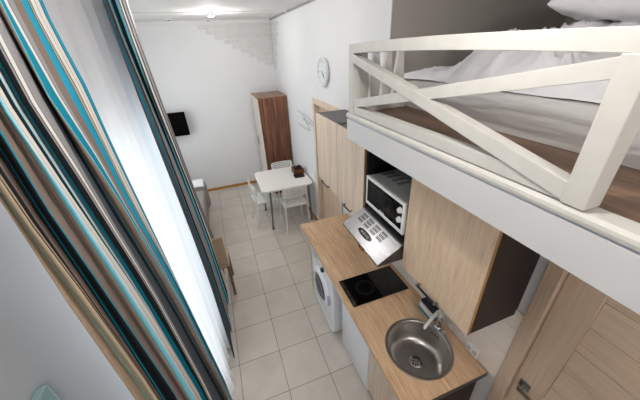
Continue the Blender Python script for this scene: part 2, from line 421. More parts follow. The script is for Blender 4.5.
# ------------------------------------------------------------------ curtains
CLOTH_Z = [3.06, 2.9, 2.75, 2.6, 2.45, 2.3, 2.15, 2.0, 1.8, 1.5, 1.0, 0.02]
NEAR_CLOTH = [
(-0.3059,0,(0.478,0.478,0.478,0.478,0.476,0.471,0.472,0.473,0.473,0.473,0.473,0.473)),
(-0.3070,0,(0.482,0.482,0.482,0.482,0.482,0.483,0.485,0.488,0.489,0.489,0.489,0.489)),
(-0.3085,1,(0.487,0.487,0.487,0.486,0.488,0.495,0.499,0.504,0.507,0.506,0.506,0.506)),
(-0.3085,1,(0.490,0.490,0.490,0.489,0.491,0.499,0.505,0.512,0.515,0.515,0.515,0.514)),
(-0.3040,2,(0.487,0.486,0.486,0.485,0.488,0.497,0.504,0.512,0.517,0.516,0.516,0.515)),
(-0.2973,2,(0.479,0.479,0.478,0.478,0.481,0.490,0.499,0.507,0.511,0.510,0.510,0.510)),
(-0.2922,2,(0.475,0.474,0.473,0.473,0.476,0.487,0.495,0.504,0.509,0.507,0.507,0.507)),
(-0.2912,3,(0.476,0.476,0.475,0.474,0.477,0.490,0.499,0.508,0.513,0.512,0.511,0.511)),
(-0.2921,0,(0.480,0.479,0.478,0.477,0.481,0.494,0.503,0.512,0.518,0.516,0.516,0.515)),
(-0.2935,0,(0.485,0.484,0.483,0.482,0.485,0.498,0.507,0.516,0.522,0.520,0.519,0.519)),
(-0.2942,3,(0.489,0.488,0.487,0.486,0.488,0.501,0.510,0.518,0.525,0.522,0.522,0.521)),
(-0.2934,3,(0.491,0.490,0.489,0.488,0.490,0.501,0.509,0.517,0.524,0.521,0.520,0.519)),
(-0.2932,3,(0.495,0.493,0.492,0.490,0.492,0.501,0.509,0.517,0.523,0.520,0.520,0.519)),
(-0.2962,4,(0.503,0.502,0.500,0.499,0.500,0.507,0.515,0.523,0.529,0.526,0.525,0.524)),
(-0.3044,4,(0.522,0.520,0.518,0.517,0.517,0.525,0.533,0.539,0.545,0.542,0.541,0.540)),
(-0.3102,4,(0.536,0.535,0.533,0.531,0.531,0.540,0.547,0.552,0.557,0.553,0.553,0.551)),
(-0.3089,3,(0.539,0.537,0.535,0.533,0.533,0.543,0.549,0.553,0.557,0.553,0.552,0.550)),
(-0.3055,3,(0.538,0.536,0.534,0.532,0.532,0.540,0.546,0.549,0.552,0.548,0.547,0.545)),
(-0.3046,5,(0.541,0.539,0.537,0.535,0.534,0.541,0.546,0.549,0.552,0.547,0.546,0.544)),
(-0.3047,3,(0.544,0.542,0.540,0.537,0.537,0.545,0.551,0.553,0.556,0.551,0.550,0.548)),
(-0.3030,3,(0.546,0.544,0.541,0.539,0.538,0.548,0.555,0.559,0.565,0.560,0.559,0.557)),
(-0.2968,3,(0.540,0.538,0.535,0.532,0.532,0.542,0.551,0.557,0.566,0.561,0.559,0.557)),
(-0.2901,3,(0.534,0.531,0.528,0.525,0.525,0.536,0.546,0.554,0.566,0.561,0.559,0.557)),
(-0.2889,5,(0.536,0.533,0.530,0.528,0.527,0.539,0.550,0.561,0.575,0.572,0.571,0.568)),
(-0.2918,4,(0.547,0.544,0.541,0.538,0.535,0.548,0.559,0.570,0.584,0.582,0.581,0.578)),
(-0.2965,4,(0.560,0.556,0.553,0.550,0.548,0.561,0.572,0.583,0.597,0.597,0.596,0.593)),
(-0.2978,4,(0.566,0.562,0.559,0.556,0.556,0.568,0.580,0.590,0.604,0.605,0.604,0.601)),
(-0.2991,4,(0.572,0.569,0.565,0.562,0.563,0.575,0.587,0.597,0.611,0.614,0.612,0.609)),
(-0.3048,4,(0.587,0.583,0.580,0.576,0.578,0.591,0.602,0.613,0.626,0.632,0.630,0.627)),
(-0.3111,4,(0.603,0.599,0.595,0.591,0.595,0.607,0.619,0.629,0.643,0.651,0.649,0.646)),
(-0.3108,4,(0.607,0.603,0.599,0.595,0.600,0.612,0.624,0.635,0.648,0.657,0.655,0.652)),
(-0.3048,4,(0.600,0.595,0.591,0.587,0.595,0.607,0.619,0.629,0.642,0.650,0.648,0.645)),
(-0.3003,4,(0.596,0.591,0.587,0.582,0.592,0.604,0.616,0.626,0.639,0.647,0.645,0.641)),
(-0.2994,2,(0.598,0.593,0.589,0.585,0.596,0.608,0.620,0.630,0.643,0.651,0.649,0.645)),
(-0.2986,3,(0.600,0.595,0.590,0.586,0.597,0.611,0.623,0.633,0.646,0.655,0.653,0.649)),
(-0.2975,6,(0.600,0.595,0.590,0.585,0.597,0.611,0.624,0.634,0.647,0.655,0.653,0.648)),
(-0.2931,6,(0.595,0.590,0.585,0.580,0.594,0.608,0.622,0.632,0.646,0.655,0.653,0.649)),
(-0.2888,6,(0.591,0.586,0.581,0.576,0.590,0.606,0.620,0.631,0.646,0.657,0.654,0.649)),
(-0.2888,7,(0.585,0.579,0.574,0.572,0.595,0.611,0.626,0.638,0.654,0.668,0.666,0.661)),
(-0.2916,7,(0.595,0.589,0.584,0.581,0.604,0.621,0.637,0.649,0.665,0.681,0.679,0.673)),
(-0.2956,8,(0.608,0.602,0.596,0.593,0.614,0.633,0.650,0.663,0.678,0.697,0.695,0.689)),
(-0.2974,7,(0.613,0.607,0.602,0.598,0.619,0.638,0.655,0.669,0.684,0.705,0.702,0.696)),
(-0.3012,7,(0.627,0.621,0.615,0.611,0.631,0.652,0.671,0.686,0.701,0.722,0.722,0.716)),
(-0.3029,3,(0.637,0.630,0.624,0.620,0.639,0.661,0.683,0.700,0.714,0.734,0.738,0.732)),
(-0.3032,3,(0.644,0.637,0.631,0.627,0.644,0.665,0.685,0.701,0.715,0.735,0.739,0.732)),
(-0.3034,6,(0.651,0.644,0.637,0.633,0.650,0.668,0.687,0.702,0.716,0.736,0.740,0.733)),
(-0.3051,7,(0.658,0.651,0.644,0.640,0.657,0.675,0.693,0.707,0.721,0.740,0.744,0.738)),
(-0.3080,3,(0.673,0.666,0.659,0.654,0.668,0.685,0.703,0.717,0.729,0.747,0.753,0.746)),
(-0.3097,8,(0.680,0.673,0.666,0.660,0.674,0.691,0.708,0.722,0.734,0.751,0.758,0.751)),
(-0.3111,8,(0.687,0.679,0.672,0.666,0.681,0.698,0.713,0.727,0.738,0.755,0.762,0.755)),
(-0.3103,5,(0.689,0.681,0.674,0.668,0.683,0.700,0.714,0.727,0.738,0.753,0.759,0.752)),
(-0.3051,5,(0.683,0.675,0.667,0.661,0.678,0.696,0.712,0.726,0.738,0.755,0.764,0.757)),
(-0.2986,3,(0.674,0.666,0.658,0.652,0.670,0.689,0.707,0.721,0.736,0.755,0.766,0.758)),
(-0.2945,3,(0.672,0.663,0.656,0.649,0.670,0.689,0.707,0.722,0.734,0.751,0.760,0.752)),
(-0.2948,3,(0.679,0.671,0.662,0.656,0.678,0.698,0.716,0.732,0.743,0.757,0.766,0.758)),
(-0.2936,8,(0.683,0.675,0.666,0.660,0.684,0.704,0.723,0.740,0.748,0.759,0.768,0.759)),
(-0.2906,9,(0.684,0.675,0.666,0.660,0.684,0.705,0.723,0.739,0.748,0.759,0.768,0.759)),
(-0.2901,7,(0.686,0.677,0.668,0.661,0.686,0.706,0.724,0.740,0.749,0.760,0.770,0.762)),
(-0.2924,9,(0.704,0.695,0.686,0.678,0.701,0.718,0.736,0.752,0.762,0.776,0.791,0.782)),
(-0.2943,8,(0.711,0.702,0.692,0.685,0.708,0.725,0.742,0.759,0.769,0.782,0.799,0.790)),
(-0.2988,8,(0.738,0.728,0.718,0.709,0.725,0.740,0.757,0.773,0.783,0.795,0.815,0.805)),
(-0.3033,9,(0.766,0.755,0.745,0.735,0.742,0.754,0.771,0.787,0.797,0.808,0.831,0.821)),
(-0.3071,9,(0.779,0.768,0.758,0.748,0.757,0.771,0.790,0.809,0.823,0.837,0.872,0.862)),
(-0.3077,9,(0.785,0.774,0.764,0.753,0.764,0.780,0.802,0.823,0.842,0.859,0.907,0.896)),
(-0.3066,3,(0.756,0.745,0.735,0.754,0.768,0.785,0.810,0.834,0.856,0.876,0.939,0.928)),
(-0.3063,3,(0.764,0.753,0.743,0.759,0.774,0.794,0.818,0.841,0.864,0.886,0.960,0.948)),
(-0.3081,5,(0.778,0.766,0.756,0.770,0.786,0.808,0.831,0.853,0.877,0.901,0.981,0.976)),
(-0.3079,4,(0.782,0.770,0.759,0.771,0.790,0.814,0.837,0.860,0.884,0.907,0.986,0.983)),
(-0.3033,4,(0.776,0.764,0.753,0.761,0.786,0.812,0.836,0.859,0.883,0.906,0.985,0.982)),
(-0.2957,4,(0.763,0.751,0.739,0.744,0.775,0.804,0.828,0.851,0.874,0.896,0.976,0.969)),
(-0.2908,4,(0.756,0.744,0.732,0.733,0.770,0.802,0.826,0.849,0.872,0.894,0.974,0.967)),
(-0.2912,4,(0.762,0.750,0.738,0.735,0.778,0.813,0.837,0.860,0.885,0.906,0.986,0.984)),
(-0.2938,6,(0.773,0.760,0.748,0.742,0.791,0.829,0.854,0.878,0.904,0.924,1.004,1.010)),
(-0.2943,5,(0.777,0.764,0.752,0.746,0.796,0.834,0.859,0.882,0.908,0.927,1.007,1.014)),
(-0.2941,7,(0.791,0.778,0.765,0.780,0.819,0.845,0.869,0.891,0.916,0.933,1.010,1.017)),
(-0.2939,9,(0.803,0.789,0.776,0.790,0.826,0.849,0.872,0.894,0.919,0.935,1.011,1.019)),
(-0.2939,8,(0.806,0.792,0.779,0.793,0.828,0.852,0.874,0.896,0.920,0.936,1.013,1.021)),
(-0.2944,4,(0.830,0.815,0.801,0.807,0.836,0.857,0.879,0.900,0.925,0.940,1.018,1.029)),
(-0.2973,10,(0.870,0.854,0.840,0.850,0.870,0.873,0.894,0.914,0.937,0.953,1.031,1.049)),
(-0.3027,10,(0.896,0.880,0.865,0.878,0.895,0.898,0.918,0.938,0.962,0.976,1.051,1.074)),
(-0.3082,10,(0.922,0.906,0.891,0.907,0.921,0.924,0.942,0.962,0.986,1.000,1.071,1.099)),
(-0.3109,3,(0.941,0.925,0.909,0.929,0.940,0.942,0.960,0.979,1.004,1.016,1.083,1.113)),
(-0.3109,2,(0.946,0.929,0.913,0.933,0.943,0.946,0.963,0.983,1.006,1.018,1.085,1.113)),
(-0.3092,3,(0.949,0.932,0.916,0.943,0.951,0.952,0.966,0.983,1.003,1.013,1.080,1.107)),
(-0.3084,7,(0.952,0.935,0.918,0.946,0.952,0.953,0.966,0.982,1.002,1.011,1.078,1.104)),
(-0.3049,8,(0.962,0.944,0.928,0.955,0.957,0.957,0.967,0.979,0.993,1.000,1.068,1.091)),
(-0.3042,7,(0.965,0.947,0.929,0.956,0.958,0.959,0.968,0.979,0.992,0.998,1.066,1.089)),
(-0.3037,7,(0.976,0.957,0.939,0.964,0.963,0.966,0.973,0.982,0.991,0.997,1.066,1.089)),
(-0.3037,3,(0.988,0.969,0.951,0.973,0.970,0.974,0.980,0.986,0.992,0.997,1.067,1.092)),
(-0.3036,10,(0.993,0.974,0.956,0.978,0.973,0.978,0.984,0.988,0.992,0.996,1.067,1.092)),
(-0.3017,0,(1.007,0.987,0.968,0.996,0.986,0.986,0.990,0.991,0.992,0.996,1.067,1.093)),
]
FAR_CLOTH = [
(-0.3437,9,(1.697,1.684,1.681,1.695,1.709,1.728,1.747,1.766,1.790,1.822,1.881,1.870)),
(-0.3380,9,(1.675,1.663,1.661,1.677,1.695,1.719,1.742,1.765,1.794,1.830,1.898,1.887)),
(-0.3425,9,(1.702,1.689,1.689,1.709,1.729,1.758,1.786,1.813,1.849,1.889,1.977,1.965)),
(-0.3525,9,(1.756,1.743,1.745,1.768,1.791,1.824,1.857,1.889,1.931,1.977,2.093,2.083)),
(-0.3580,10,(1.787,1.775,1.778,1.805,1.831,1.869,1.906,1.943,1.991,2.044,2.168,2.178)),
(-0.3558,8,(1.802,1.789,1.799,1.838,1.876,1.908,1.938,1.969,2.008,2.063,2.195,2.216)),
(-0.3498,3,(1.823,1.810,1.822,1.867,1.912,1.936,1.958,1.979,2.006,2.056,2.186,2.203)),
(-0.3402,8,(1.787,1.774,1.785,1.832,1.877,1.906,1.933,1.959,1.993,2.043,2.170,2.183)),
(-0.3386,8,(1.787,1.773,1.785,1.834,1.881,1.915,1.948,1.980,2.021,2.075,2.206,2.231)),
(-0.3462,8,(1.832,1.819,1.833,1.884,1.933,1.973,2.011,2.049,2.098,2.159,2.293,2.346)),
(-0.3555,8,(1.887,1.873,1.891,1.943,1.995,2.040,2.084,2.128,2.184,2.255,2.394,2.481)),
(-0.3575,10,(1.905,1.891,1.910,1.965,2.018,2.069,2.119,2.168,2.231,2.314,2.457,2.569)),
(-0.3523,3,(1.905,1.891,1.907,1.954,2.000,2.054,2.108,2.162,2.232,2.323,2.475,2.604)),
(-0.3462,6,(1.974,1.959,1.972,2.009,2.046,2.090,2.136,2.181,2.239,2.317,2.471,2.602)),
(-0.3408,6,(1.978,1.963,1.970,1.998,2.025,2.071,2.120,2.168,2.232,2.315,2.468,2.598)),
(-0.3381,3,(1.998,1.982,1.985,2.002,2.019,2.066,2.120,2.172,2.240,2.329,2.482,2.616)),
(-0.3399,3,(2.025,2.010,2.015,2.038,2.060,2.107,2.162,2.215,2.285,2.379,2.533,2.689)),
(-0.3462,7,(2.079,2.064,2.073,2.101,2.128,2.175,2.231,2.286,2.357,2.459,2.615,2.802)),
(-0.3523,3,(2.158,2.142,2.158,2.194,2.230,2.275,2.324,2.373,2.437,2.529,2.739,3.104)),
(-0.3572,8,(2.232,2.216,2.232,2.265,2.298,2.340,2.391,2.440,2.504,2.597,2.813,3.234)),
(-0.3577,3,(2.300,2.283,2.303,2.341,2.377,2.417,2.461,2.504,2.560,2.641,2.877,3.359)),
(-0.3558,8,(2.311,2.294,2.315,2.352,2.389,2.429,2.474,2.517,2.574,2.656,2.896,3.391)),
(-0.3515,0,(2.321,2.304,2.325,2.362,2.399,2.439,2.482,2.525,2.581,2.662,2.909,3.423)),
]

def lean(z, k=1.): return k*(-.042*(z-2.2) if z > 1.5 else .0294+.005*(1.5-z))
def cloth_y(ys, z):
    for k in range(len(CLOTH_Z)-1):
        za, zb = CLOTH_Z[k], CLOTH_Z[k+1]
        if z >= zb: return ys[k+1]+(ys[k]-ys[k+1])*(z-zb)/(za-zb)
    return ys[-1]
def curtain(name, cloth_table, x_mid, y_mid, nz, label, amp_seed, z0, z1, grp, lean_u=False):
    n = len(cloth_table)
    mats = [c for _, c, _ in cloth_table[:-1]]
    def f(u, v):
        i = min(int(round(u*(n-1))), n-1); x, c, ys = cloth_table[i]
        z = z0+(z1-z0)*v
        return Vector((x+lean(z, u if lean_u else .4), cloth_y(ys, z), z))
    o = MB().grid(f, n-1, nz, mats).build(name, CLOTH, None, (x_mid, y_mid, z0), smooth=180)
    tag(o, label, 'curtain', grp)
    s = o.modifiers.new('thickness', 'SOLIDIFY'); s.thickness = .0015; s.offset = 0
    return o
curtain('striped_curtain', NEAR_CLOTH, -.30, .72, 60, 'wide teal, black and taupe striped curtain hanging in front of the near white wall', 0., .02, 3.06, 'striped curtains', True)
curtain('striped_curtain', FAR_CLOTH, -.345, 2.15, 60, 'narrow gathered striped curtain at the far edge of the white sheer', 1.2, .03, 3.06, 'striped curtains')
def sheer(u, v):
    y = .80+1.87*u; z = .025+3.03*v
    ph = y*2*PI/.145+.5*math.sin(y*5)
    a = .010+.012*(1-v)
    x = -.425+.030*(1-v)**2+a*math.sin(ph)+.006*math.sin(ph*.37+3*v)+.02*(1-v)*math.exp(-((y-1.45)/.22)**2)
    return Vector((x, y+.012*math.sin(z*1.1+y*3), z))
o = MB().grid(sheer, 220, 24).build('sheer_curtain', M['sheer'], None, (-.40, 1.6, .025), smooth=180)
tag(o, 'long white sheer curtain glowing with daylight between the striped curtains', 'curtain')
r = thing('curtain_rail', 'white double curtain rail fixed along the ceiling above the window', 'curtain rail', (-.37, 1.6, 3.05))
MB().box(-.45, -.30, .40, 2.75, 3.085, ZC, .004).build('rail', M['upvc'], r)

# ------------------------------------------------------------------ picture on the near white wall
p = thing('picture_frame', 'pale teal glass picture frame on the near white wall below the curtain edge', 'picture frame', (WX, .5, 1.65))
f = MB(); px, a0, a1, b0, b1 = WX, .30, .682, 1.36, 1.884
for (y0, y1, z0, z1) in ((a0, a0+.045, b0, b1), (a1-.045, a1, b0, b1)): f.box(px, px+.028, y0, y1, z0, z1, .008)
for (z0, z1) in ((b0, b0+.045), (b1-.045, b1)): f.box(px, px+.028, a0+.04, a1-.04, z0, z1, .008)
f.build('frame', M['frame_teal'], p)
MB().box(px, px+.010, a0+.02, a1-.02, b0+.02, b1-.02).build('picture', M['frame_mat'], p)

# ------------------------------------------------------------------ ceiling lights
def spot(x, y, label, lit, grp, zc=ZC-.0):
    s = thing('ceiling_spotlight', label, 'ceiling light', (x, y, zc), grp)
    MB().lathe([(0, 0), (.05, 0), (.05, -.012), (.018, -.016), (0, -.016)], (x, y, zc), 'z', 28).build('base', M['white_plastic'], s, smooth=40)
    if lit:
        MB().lathe([(.030, -.014), (.042, -.016), (.046, -.034), (.042, -.036), (.038, -.018), (.030, -.016)], (x, y, zc), 'z', 28, True).build('lamp_shade', M['white_plastic'], s, smooth=40)
        MB().lathe([(0, -.02), (.038, -.02), (.034, -.034), (0, -.042)], (x, y, zc), 'z', 28).build('lens', M['lens'], s, smooth=60)
        l = bpy.data.lights.new('spot_bulb', 'POINT'); l.energy = lit; l.color = (1, .965, .92); l.shadow_soft_size = .05
        lo = bpy.data.objects.new('spot_bulb', l); C.objects.link(lo); lo.parent = s; lo.location = (0, 0, -.11)
    else:
        MB().lathe([(0, -.016), (.026, -.016), (.022, -.022), (0, -.022)], (x, y, zc), 'z', 24).build('lens', M['dull_lens'], s, smooth=40)
    return s
LAMP = 15
spot(.20, 4.62, 'glowing white spotlight on the ceiling band, the only lit one in view', LAMP, 'ceiling spotlights', ZC-.018)
spot(-.38, 5.50, 'small unlit ceiling fitting near the dark screen', 0, 'ceiling spotlights')
spot(.19, 5.78, 'small unlit ceiling fitting close to the back wall above the faux bricks', 0, 'ceiling spotlights')
spot(.05, 2.80, 'unseen ceiling spotlight added for even light above the middle of the floor', LAMP*1.3, 'ceiling spotlights')  # unseen lamp added for even light, placed to suit the hood's highlight
spot(.35, .60, 'unseen ceiling spotlight added as fill light beside the loft rail', LAMP*.95, 'ceiling spotlights')  # added fill lamp outside the view, for the rail and near kitchen
spot(.93, -.35, 'small unseen spotlight added under the loft to brighten the oak door', LAMP*.28, 'ceiling spotlights', 2.118)  # added lamp, never in view, lifts the dim door and sink end
spot(.35, -.90, 'unseen ceiling spotlight added as fill light nearest the rear wall', LAMP*1.5, 'ceiling spotlights')  # added fill lamp behind the camera

# ------------------------------------------------------------------ back wall
def bricks(name, label, plane, rows, mir):
    m = MB(); h = .0765; Lb = .21; top = 3.045
    for i, (a, b) in enumerate(rows):
        z1 = top-i*h; z0 = z1-h+.011
        s = a-(Lb/2 if i % 2 else 0)
        if plane == 'y':
            e = b
            while e > a+.03:
                s = max(a, e-Lb if e < b or i % 2 == 0 else e-Lb/2)
                m.box(s+.005, e-.005, YB-.006, YB, z0, z1, .002, 1); e = s
        else:
            e = b; first = True
            while e > a+.03:
                s = max(a, e-(Lb if not first or i % 2 else Lb/2)); first = False
                m.box(XR-.006, XR, s+.005, e-.005, z0, z1, .002, 1); e = s
    o = m.build(name, M['brick'], None, (1.0, YB, 2.7) if plane == 'y' else (XR, 5.8, 2.7))
    tag(o, label, 'wall decoration', 'faux brick patches')
bricks('faux_brick_patch', 'stepped triangle of pale faux bricks high on the back wall corner', 'y',
       [(-.02+.135*i, XR-.004) for i in range(9)], 0)
bricks('faux_brick_patch', 'small ragged patch of pale faux bricks on the clock wall beside the corner', 'x',
       [(5.32+.05*i+(.08 if i % 2 else 0), YB-.008) for i in range(10)], 1)
t = thing('television', 'black flat television on the back wall, half hidden by the striped curtain', 'television', (-.91, YB, 1.5))
MB().box(-1.28, -.545, 5.80, 5.835, 1.285, 1.71, .006).build('screen', M['tv'], t)
b = MB(); b.box(-1.0, -.82, YB-.02, YB, 1.40, 1.60, .004); b.box(-.94, -.88, 5.83, YB-.015, 1.47, 1.53, .004); b.build('bracket', M['black_metal'], t)

# wardrobe
wd = thing('wardrobe', 'tall narrow wardrobe with brown walnut side and pale ash doors in the far corner', 'wardrobe', (.97, 5.52, 0))
x0, x1, y0, y1, zt = .705, 1.238, 5.19, 5.86, 1.905
MB().box(x0+.02, x1, y0, y0+.018, .0, zt-.018).build('side_panel', M['walnut'], wd)
MB().box(x0+.02, x1, y1-.018, y1, .0, zt-.018).build('side_panel', M['walnut'], wd)
MB().box(x0, x1, y0, y1, zt-.018, zt, .002).build('top_panel', M['walnut_top'], wd)
MB().box(x0+.03, x1, y0+.018, y1-.018, .05, .07).box(x1-.006, x1, y0+.018, y1-.018, .0, zt-.018).box(x0+.06, x0+.075, y0+.018, y1-.018, 0, .05).build('carcass', M['ash'], wd)
for a, b, hy in ((y0+.001, (y0+y1)/2-.0015, (y0+y1)/2-.04), ((y0+y1)/2+.0015, y1-.001, (y0+y1)/2+.04)):
    dr = MB().box(x0, x0+.018, a, b, .06, zt-.02, .002).build('door', M['ash'], wd)
    MB().tube([(x0, hy, 1.0), (x0-.03, hy, 1.0), (x0-.03, hy, 1.14), (x0, hy, 1.14)], .005, 8).build('handle', M['nickel'], dr)

# wall clock
ck = thing('wall_clock', 'round white wall clock high on the right wall', 'clock', (XR, 3.265, 2.392))
c = (XR, 3.265, 2.392)
MB().lathe([(.0, 0), (.135, 0), (.15, -.010), (.152, -.034), (.146, -.042), (.138, -.040), (.134, -.028), (0, -.028)], c, 'x', 56).build('rim', M['clock_rim'], ck, smooth=40)
MB().lathe([(0, -.0285), (.134, -.0285), (.134, -.030), (0, -.030)], c, 'x', 56).build('dial', M['clock_face'], ck)
m = MB()
for k in range(12):
    a = k*PI/6; big = k % 3 == 0
    r0, r1, w_ = (.104, .124, .005) if big else (.112, .122, .003)
    d = Vector((0, math.sin(a), math.cos(a))); n_ = Vector((0, math.cos(a), -math.sin(a)))
    pts = [Vector(c)+d*r0+n_*w_, Vector(c)+d*r1+n_*w_, Vector(c)+d*r1-n_*w_, Vector(c)+d*r0-n_*w_]
    m.prism([(q.y, q.z) for q in pts], 'x', XR-.032, XR-.029)
m.build('hour_mark', M['clock_ink'], ck)['kind'] = 'stuff'
for nm, ang, ln, wd_ in (('hour_hand', 128, .062, .004), ('minute_hand', 138, .085, .003)):
    a = math.radians(ang); d = Vector((0, -math.sin(a), math.cos(a))); n_ = Vector((0, math.cos(a), math.sin(a)))
    pts = [Vector(c)-d*.015+n_*wd_, Vector(c)+d*ln+n_*wd_*.6, Vector(c)+d*ln-n_*wd_*.6, Vector(c)-d*.015-n_*wd_]
    m = MB().prism([(q.y, q.z) for q in pts], 'x', XR-.036, XR-.033); m.build(nm, M['clock_ink'], ck)

# wire wall ornament
wr = thing('wire_wall_ornament', 'thin grey wire script ornament on the right wall above the table', 'wall decoration', (XR, 4.15, 1.64))
Q = lambda y, z: (XR-.012, y, z)
m = MB()
m.tube([Q(4.57, 1.75), Q(4.43, 1.752), Q(4.28, 1.745), Q(4.14, 1.752), Q(4.0, 1.75), Q(3.86, 1.732), Q(3.76, 1.714), Q(3.745, 1.68), Q(3.752, 1.654)], .0035, 6)
m.tube([Q(4.51, 1.548), Q(4.38, 1.538), Q(4.25, 1.548), Q(4.13, 1.545), Q(4.0, 1.552), Q(3.93, 1.561)], .0035, 6)
m.build('rail_wire', M['wire'], wr)
m = MB()
for pts in ([(4.25, 1.745), (4.235, 1.70), (4.21, 1.655), (4.18, 1.66), (4.16, 1.71), (4.145, 1.723), (4.12, 1.68), (4.07, 1.63)],
            [(4.07, 1.63), (4.05, 1.69), (4.01, 1.715), (3.99, 1.68), (3.97, 1.64), (3.94, 1.65), (3.92, 1.69)],
            [(3.92, 1.69), (3.885, 1.705), (3.87, 1.68), (3.855, 1.665), (3.82, 1.66), (3.79, 1.68), (3.75, 1.655)],
            [(4.02, 1.64), (4.0, 1.60), (3.96, 1.59), (3.93, 1.562)]):
    m.tube([Q(*q) for q in pts], .003, 6)
m.build('script_wire', M['wire'], wr)
sw = MB().box(XR-.009, XR, 3.80, 3.88, .84, .92, .003); sw.box(XR-.014, XR-.008, 3.815, 3.865, .85, .91, .003)
tag(sw.build('light_switch', M['white_plastic'], None, (XR, 3.84, .88)), 'white light switch on the right wall beside the table', 'light switch')

# ------------------------------------------------------------------ table and chairs
tb = thing('dining_table', 'white rounded dining table with grey metal legs against the right wall', 'table', (.81, 4.28, 0))
tp = MB().prism(rrect(.402, 1.222, 3.858, 4.700, .075), 'z', .722, .75).build('tabletop', M['table_white'], tb)
bv = tp.modifiers.new('soft', 'BEVEL'); bv.width = .004; bv.segments = 2; bv.limit_method = 'ANGLE'
for lx, ly in ((.50, 3.95), (1.195, 3.97), (.50, 4.63), (1.185, 4.63)):
    m = MB(); sx = 1 if lx < .8 else -1
    for dy in (-1, 1):
        m.tube([(lx+sx*.03, ly+dy*.045, .722), (lx+sx*.028, ly+dy*.038, .55), (lx+sx*.016, ly+dy*.024, .30), (lx, ly+dy*.010, .0)], .011, 8)
    m.lathe([(0, 0), (.024, 0), (.024, .02), (0, .02)], (lx, ly, 0), 'z', 14)
    m.box(lx+sx*.03-.03, lx+sx*.03+.03, ly-.065, ly+.065, .716, .722)
    m.build('leg', M['grey_metal'], tb, smooth=45)

def seat_mesh():
    """perforated pressed seat: strips around rows of small holes"""
    m = MB(); n = 23; w_, d_ = .39, .38
    def P(u, v):
        x, y = (u-.5)*w_, (v-.5)*d_
        r = max(abs(u-.5), abs(v-.5))*2
        z = .452-.016*(1-min(1, ((u-.5)**2+(v-.5)**2)*4))-.02*max(0, v-.88)*5
        cx = .06
        return Vector((x*(1-.06*(v > .5)*(v-.5)*2), y, z))
    V = [[m.bm.verts.new(P(i/n, j/n)) for j in range(n+1)] for i in range(n+1)]
    for i in range(n):
        for j in range(n):
            if 2 <= i < n-2 and 2 <= j < n-2 and i % 2 == 0 and j % 2 == 0 and 2 < i < n-2: continue
            if (i in (0, n-1)) and (j in (0, n-1)): continue
            m.bm.faces.new((V[i][j], V[i+1][j], V[i+1][j+1], V[i][j+1]))
    return m
def back_mesh():
    m = MB(); n, k = 25, 11; w_, h_ = .40, .175
    def P(u, v):
        x = (u-.5)*w_; z = .60+h_*v
        return Vector((x, -.185-.035*v+.035*(2*u-1)**2, z))
    V = [[m.bm.verts.new(P(i/n, j/k)) for j in range(k+1)] for i in range(n+1)]
    for i in range(n):
        for j in range(k):
            if 1 < i < n-1 and 0 < j < k-1 and i % 2 == 0 and j % 2 == 1: continue
            if (i in (0, n-1)) and (j in (0, k-1)): continue
            m.bm.faces.new((V[i][j], V[i+1][j], V[i+1][j+1], V[i][j+1]))
    return m
def make_chair(label, loc, rz):
    t = thing('dining_chair', label, 'chair', (0, 0, 0), 'white perforated dining chairs')
    for nm, mb, th in (('seat', seat_mesh(), .014), ('backrest', back_mesh(), .010)):
        o = mb.build(nm, M['white_plastic'], t, smooth=180)
        s = o.modifiers.new('thickness', 'SOLIDIFY'); s.thickness = th; s.offset = 0
        b = o.modifiers.new('round', 'BEVEL'); b.width = .003; b.segments = 2; b.limit_method = 'ANGLE'
    for sx in (-1, 1):
        m = MB(); m.tube([(sx*.17, .16, .44), (sx*.185, .185, .2), (sx*.20, .205, 0)], .0095, 8); m.build('leg', M['white_plastic'], t, smooth=60)
        m = MB(); m.tube([(sx*.175, -.205, .66), (sx*.178, -.188, .48), (sx*.186, -.20, .25), (sx*.20, -.225, 0)], .0095, 8); m.build('leg', M['white_plastic'], t, smooth=60)
    m = MB()
    for sx in (-1, 1): m.tube([(sx*.165, .17, .432), (sx*.165, -.18, .432)], .008, 8)
    m.tube([(-.168, -.17, .432), (.168, -.17, .432)], .008, 8); m.tube([(-.168, .155, .432), (.168, .155, .432)], .008, 8)
    m.build('seat_frame', M['white_plastic'], t, smooth=60)
    t.location = loc; t.rotation_euler = (0, 0, rz); return t
ch = make_chair('white perforated chair at the near side of the table, its back to the kitchen', (.885, 3.965, 0), math.radians(2))
c2 = copy_tree(ch); c2.location = (.475, 4.285, 0); c2.rotation_euler = (0, 0, math.radians(-84)); c2['label'] = 'white perforated chair on the window side of the table, seen edge on'
c3 = copy_tree(ch); c3.location = (.955, 4.745, 0); c3.rotation_euler = (0, 0, math.radians(180)); c3['label'] = 'white perforated chair between the table and the walnut wardrobe'

# napkin box and tray on the table
bx = thing('condiment_caddy', 'brown lacquered condiment box with dark contents on the white table', 'condiment box', (1.10, 4.36, .75))
z = .75
MB().prism(rrect(1.005, 1.175, 4.14, 4.28, .02), 'z', z, z+.012).build('tray', M['near_black'], bx)
m = MB(); X0, X1, Y0, Y1 = 1.03, 1.20, 4.27, 4.47
m.box(X0, X1, Y0, Y0+.012, z, z+.085); m.box(X0, X1, Y1-.012, Y1, z, z+.085); m.box(X0, X0+.012, Y0, Y1, z, z+.085); m.box(X1-.012, X1, Y0, Y1, z, z+.085); m.box(X0, X1, Y0, Y1, z, z+.01)
m.build('box', M['rust'], bx)
for k, (qx, qy) in enumerate(((1.07, 4.32), (1.115, 4.34), (1.16, 4.32), (1.08, 4.40), (1.15, 4.41))):
    m = MB().lathe([(0, .01), (.018, .01), (.018, .085), (.010, .10), (.012, .118), (0, .12)], (qx, qy, z), 'z', 16); m.build('shaker', M['near_black'], bx, smooth=40)

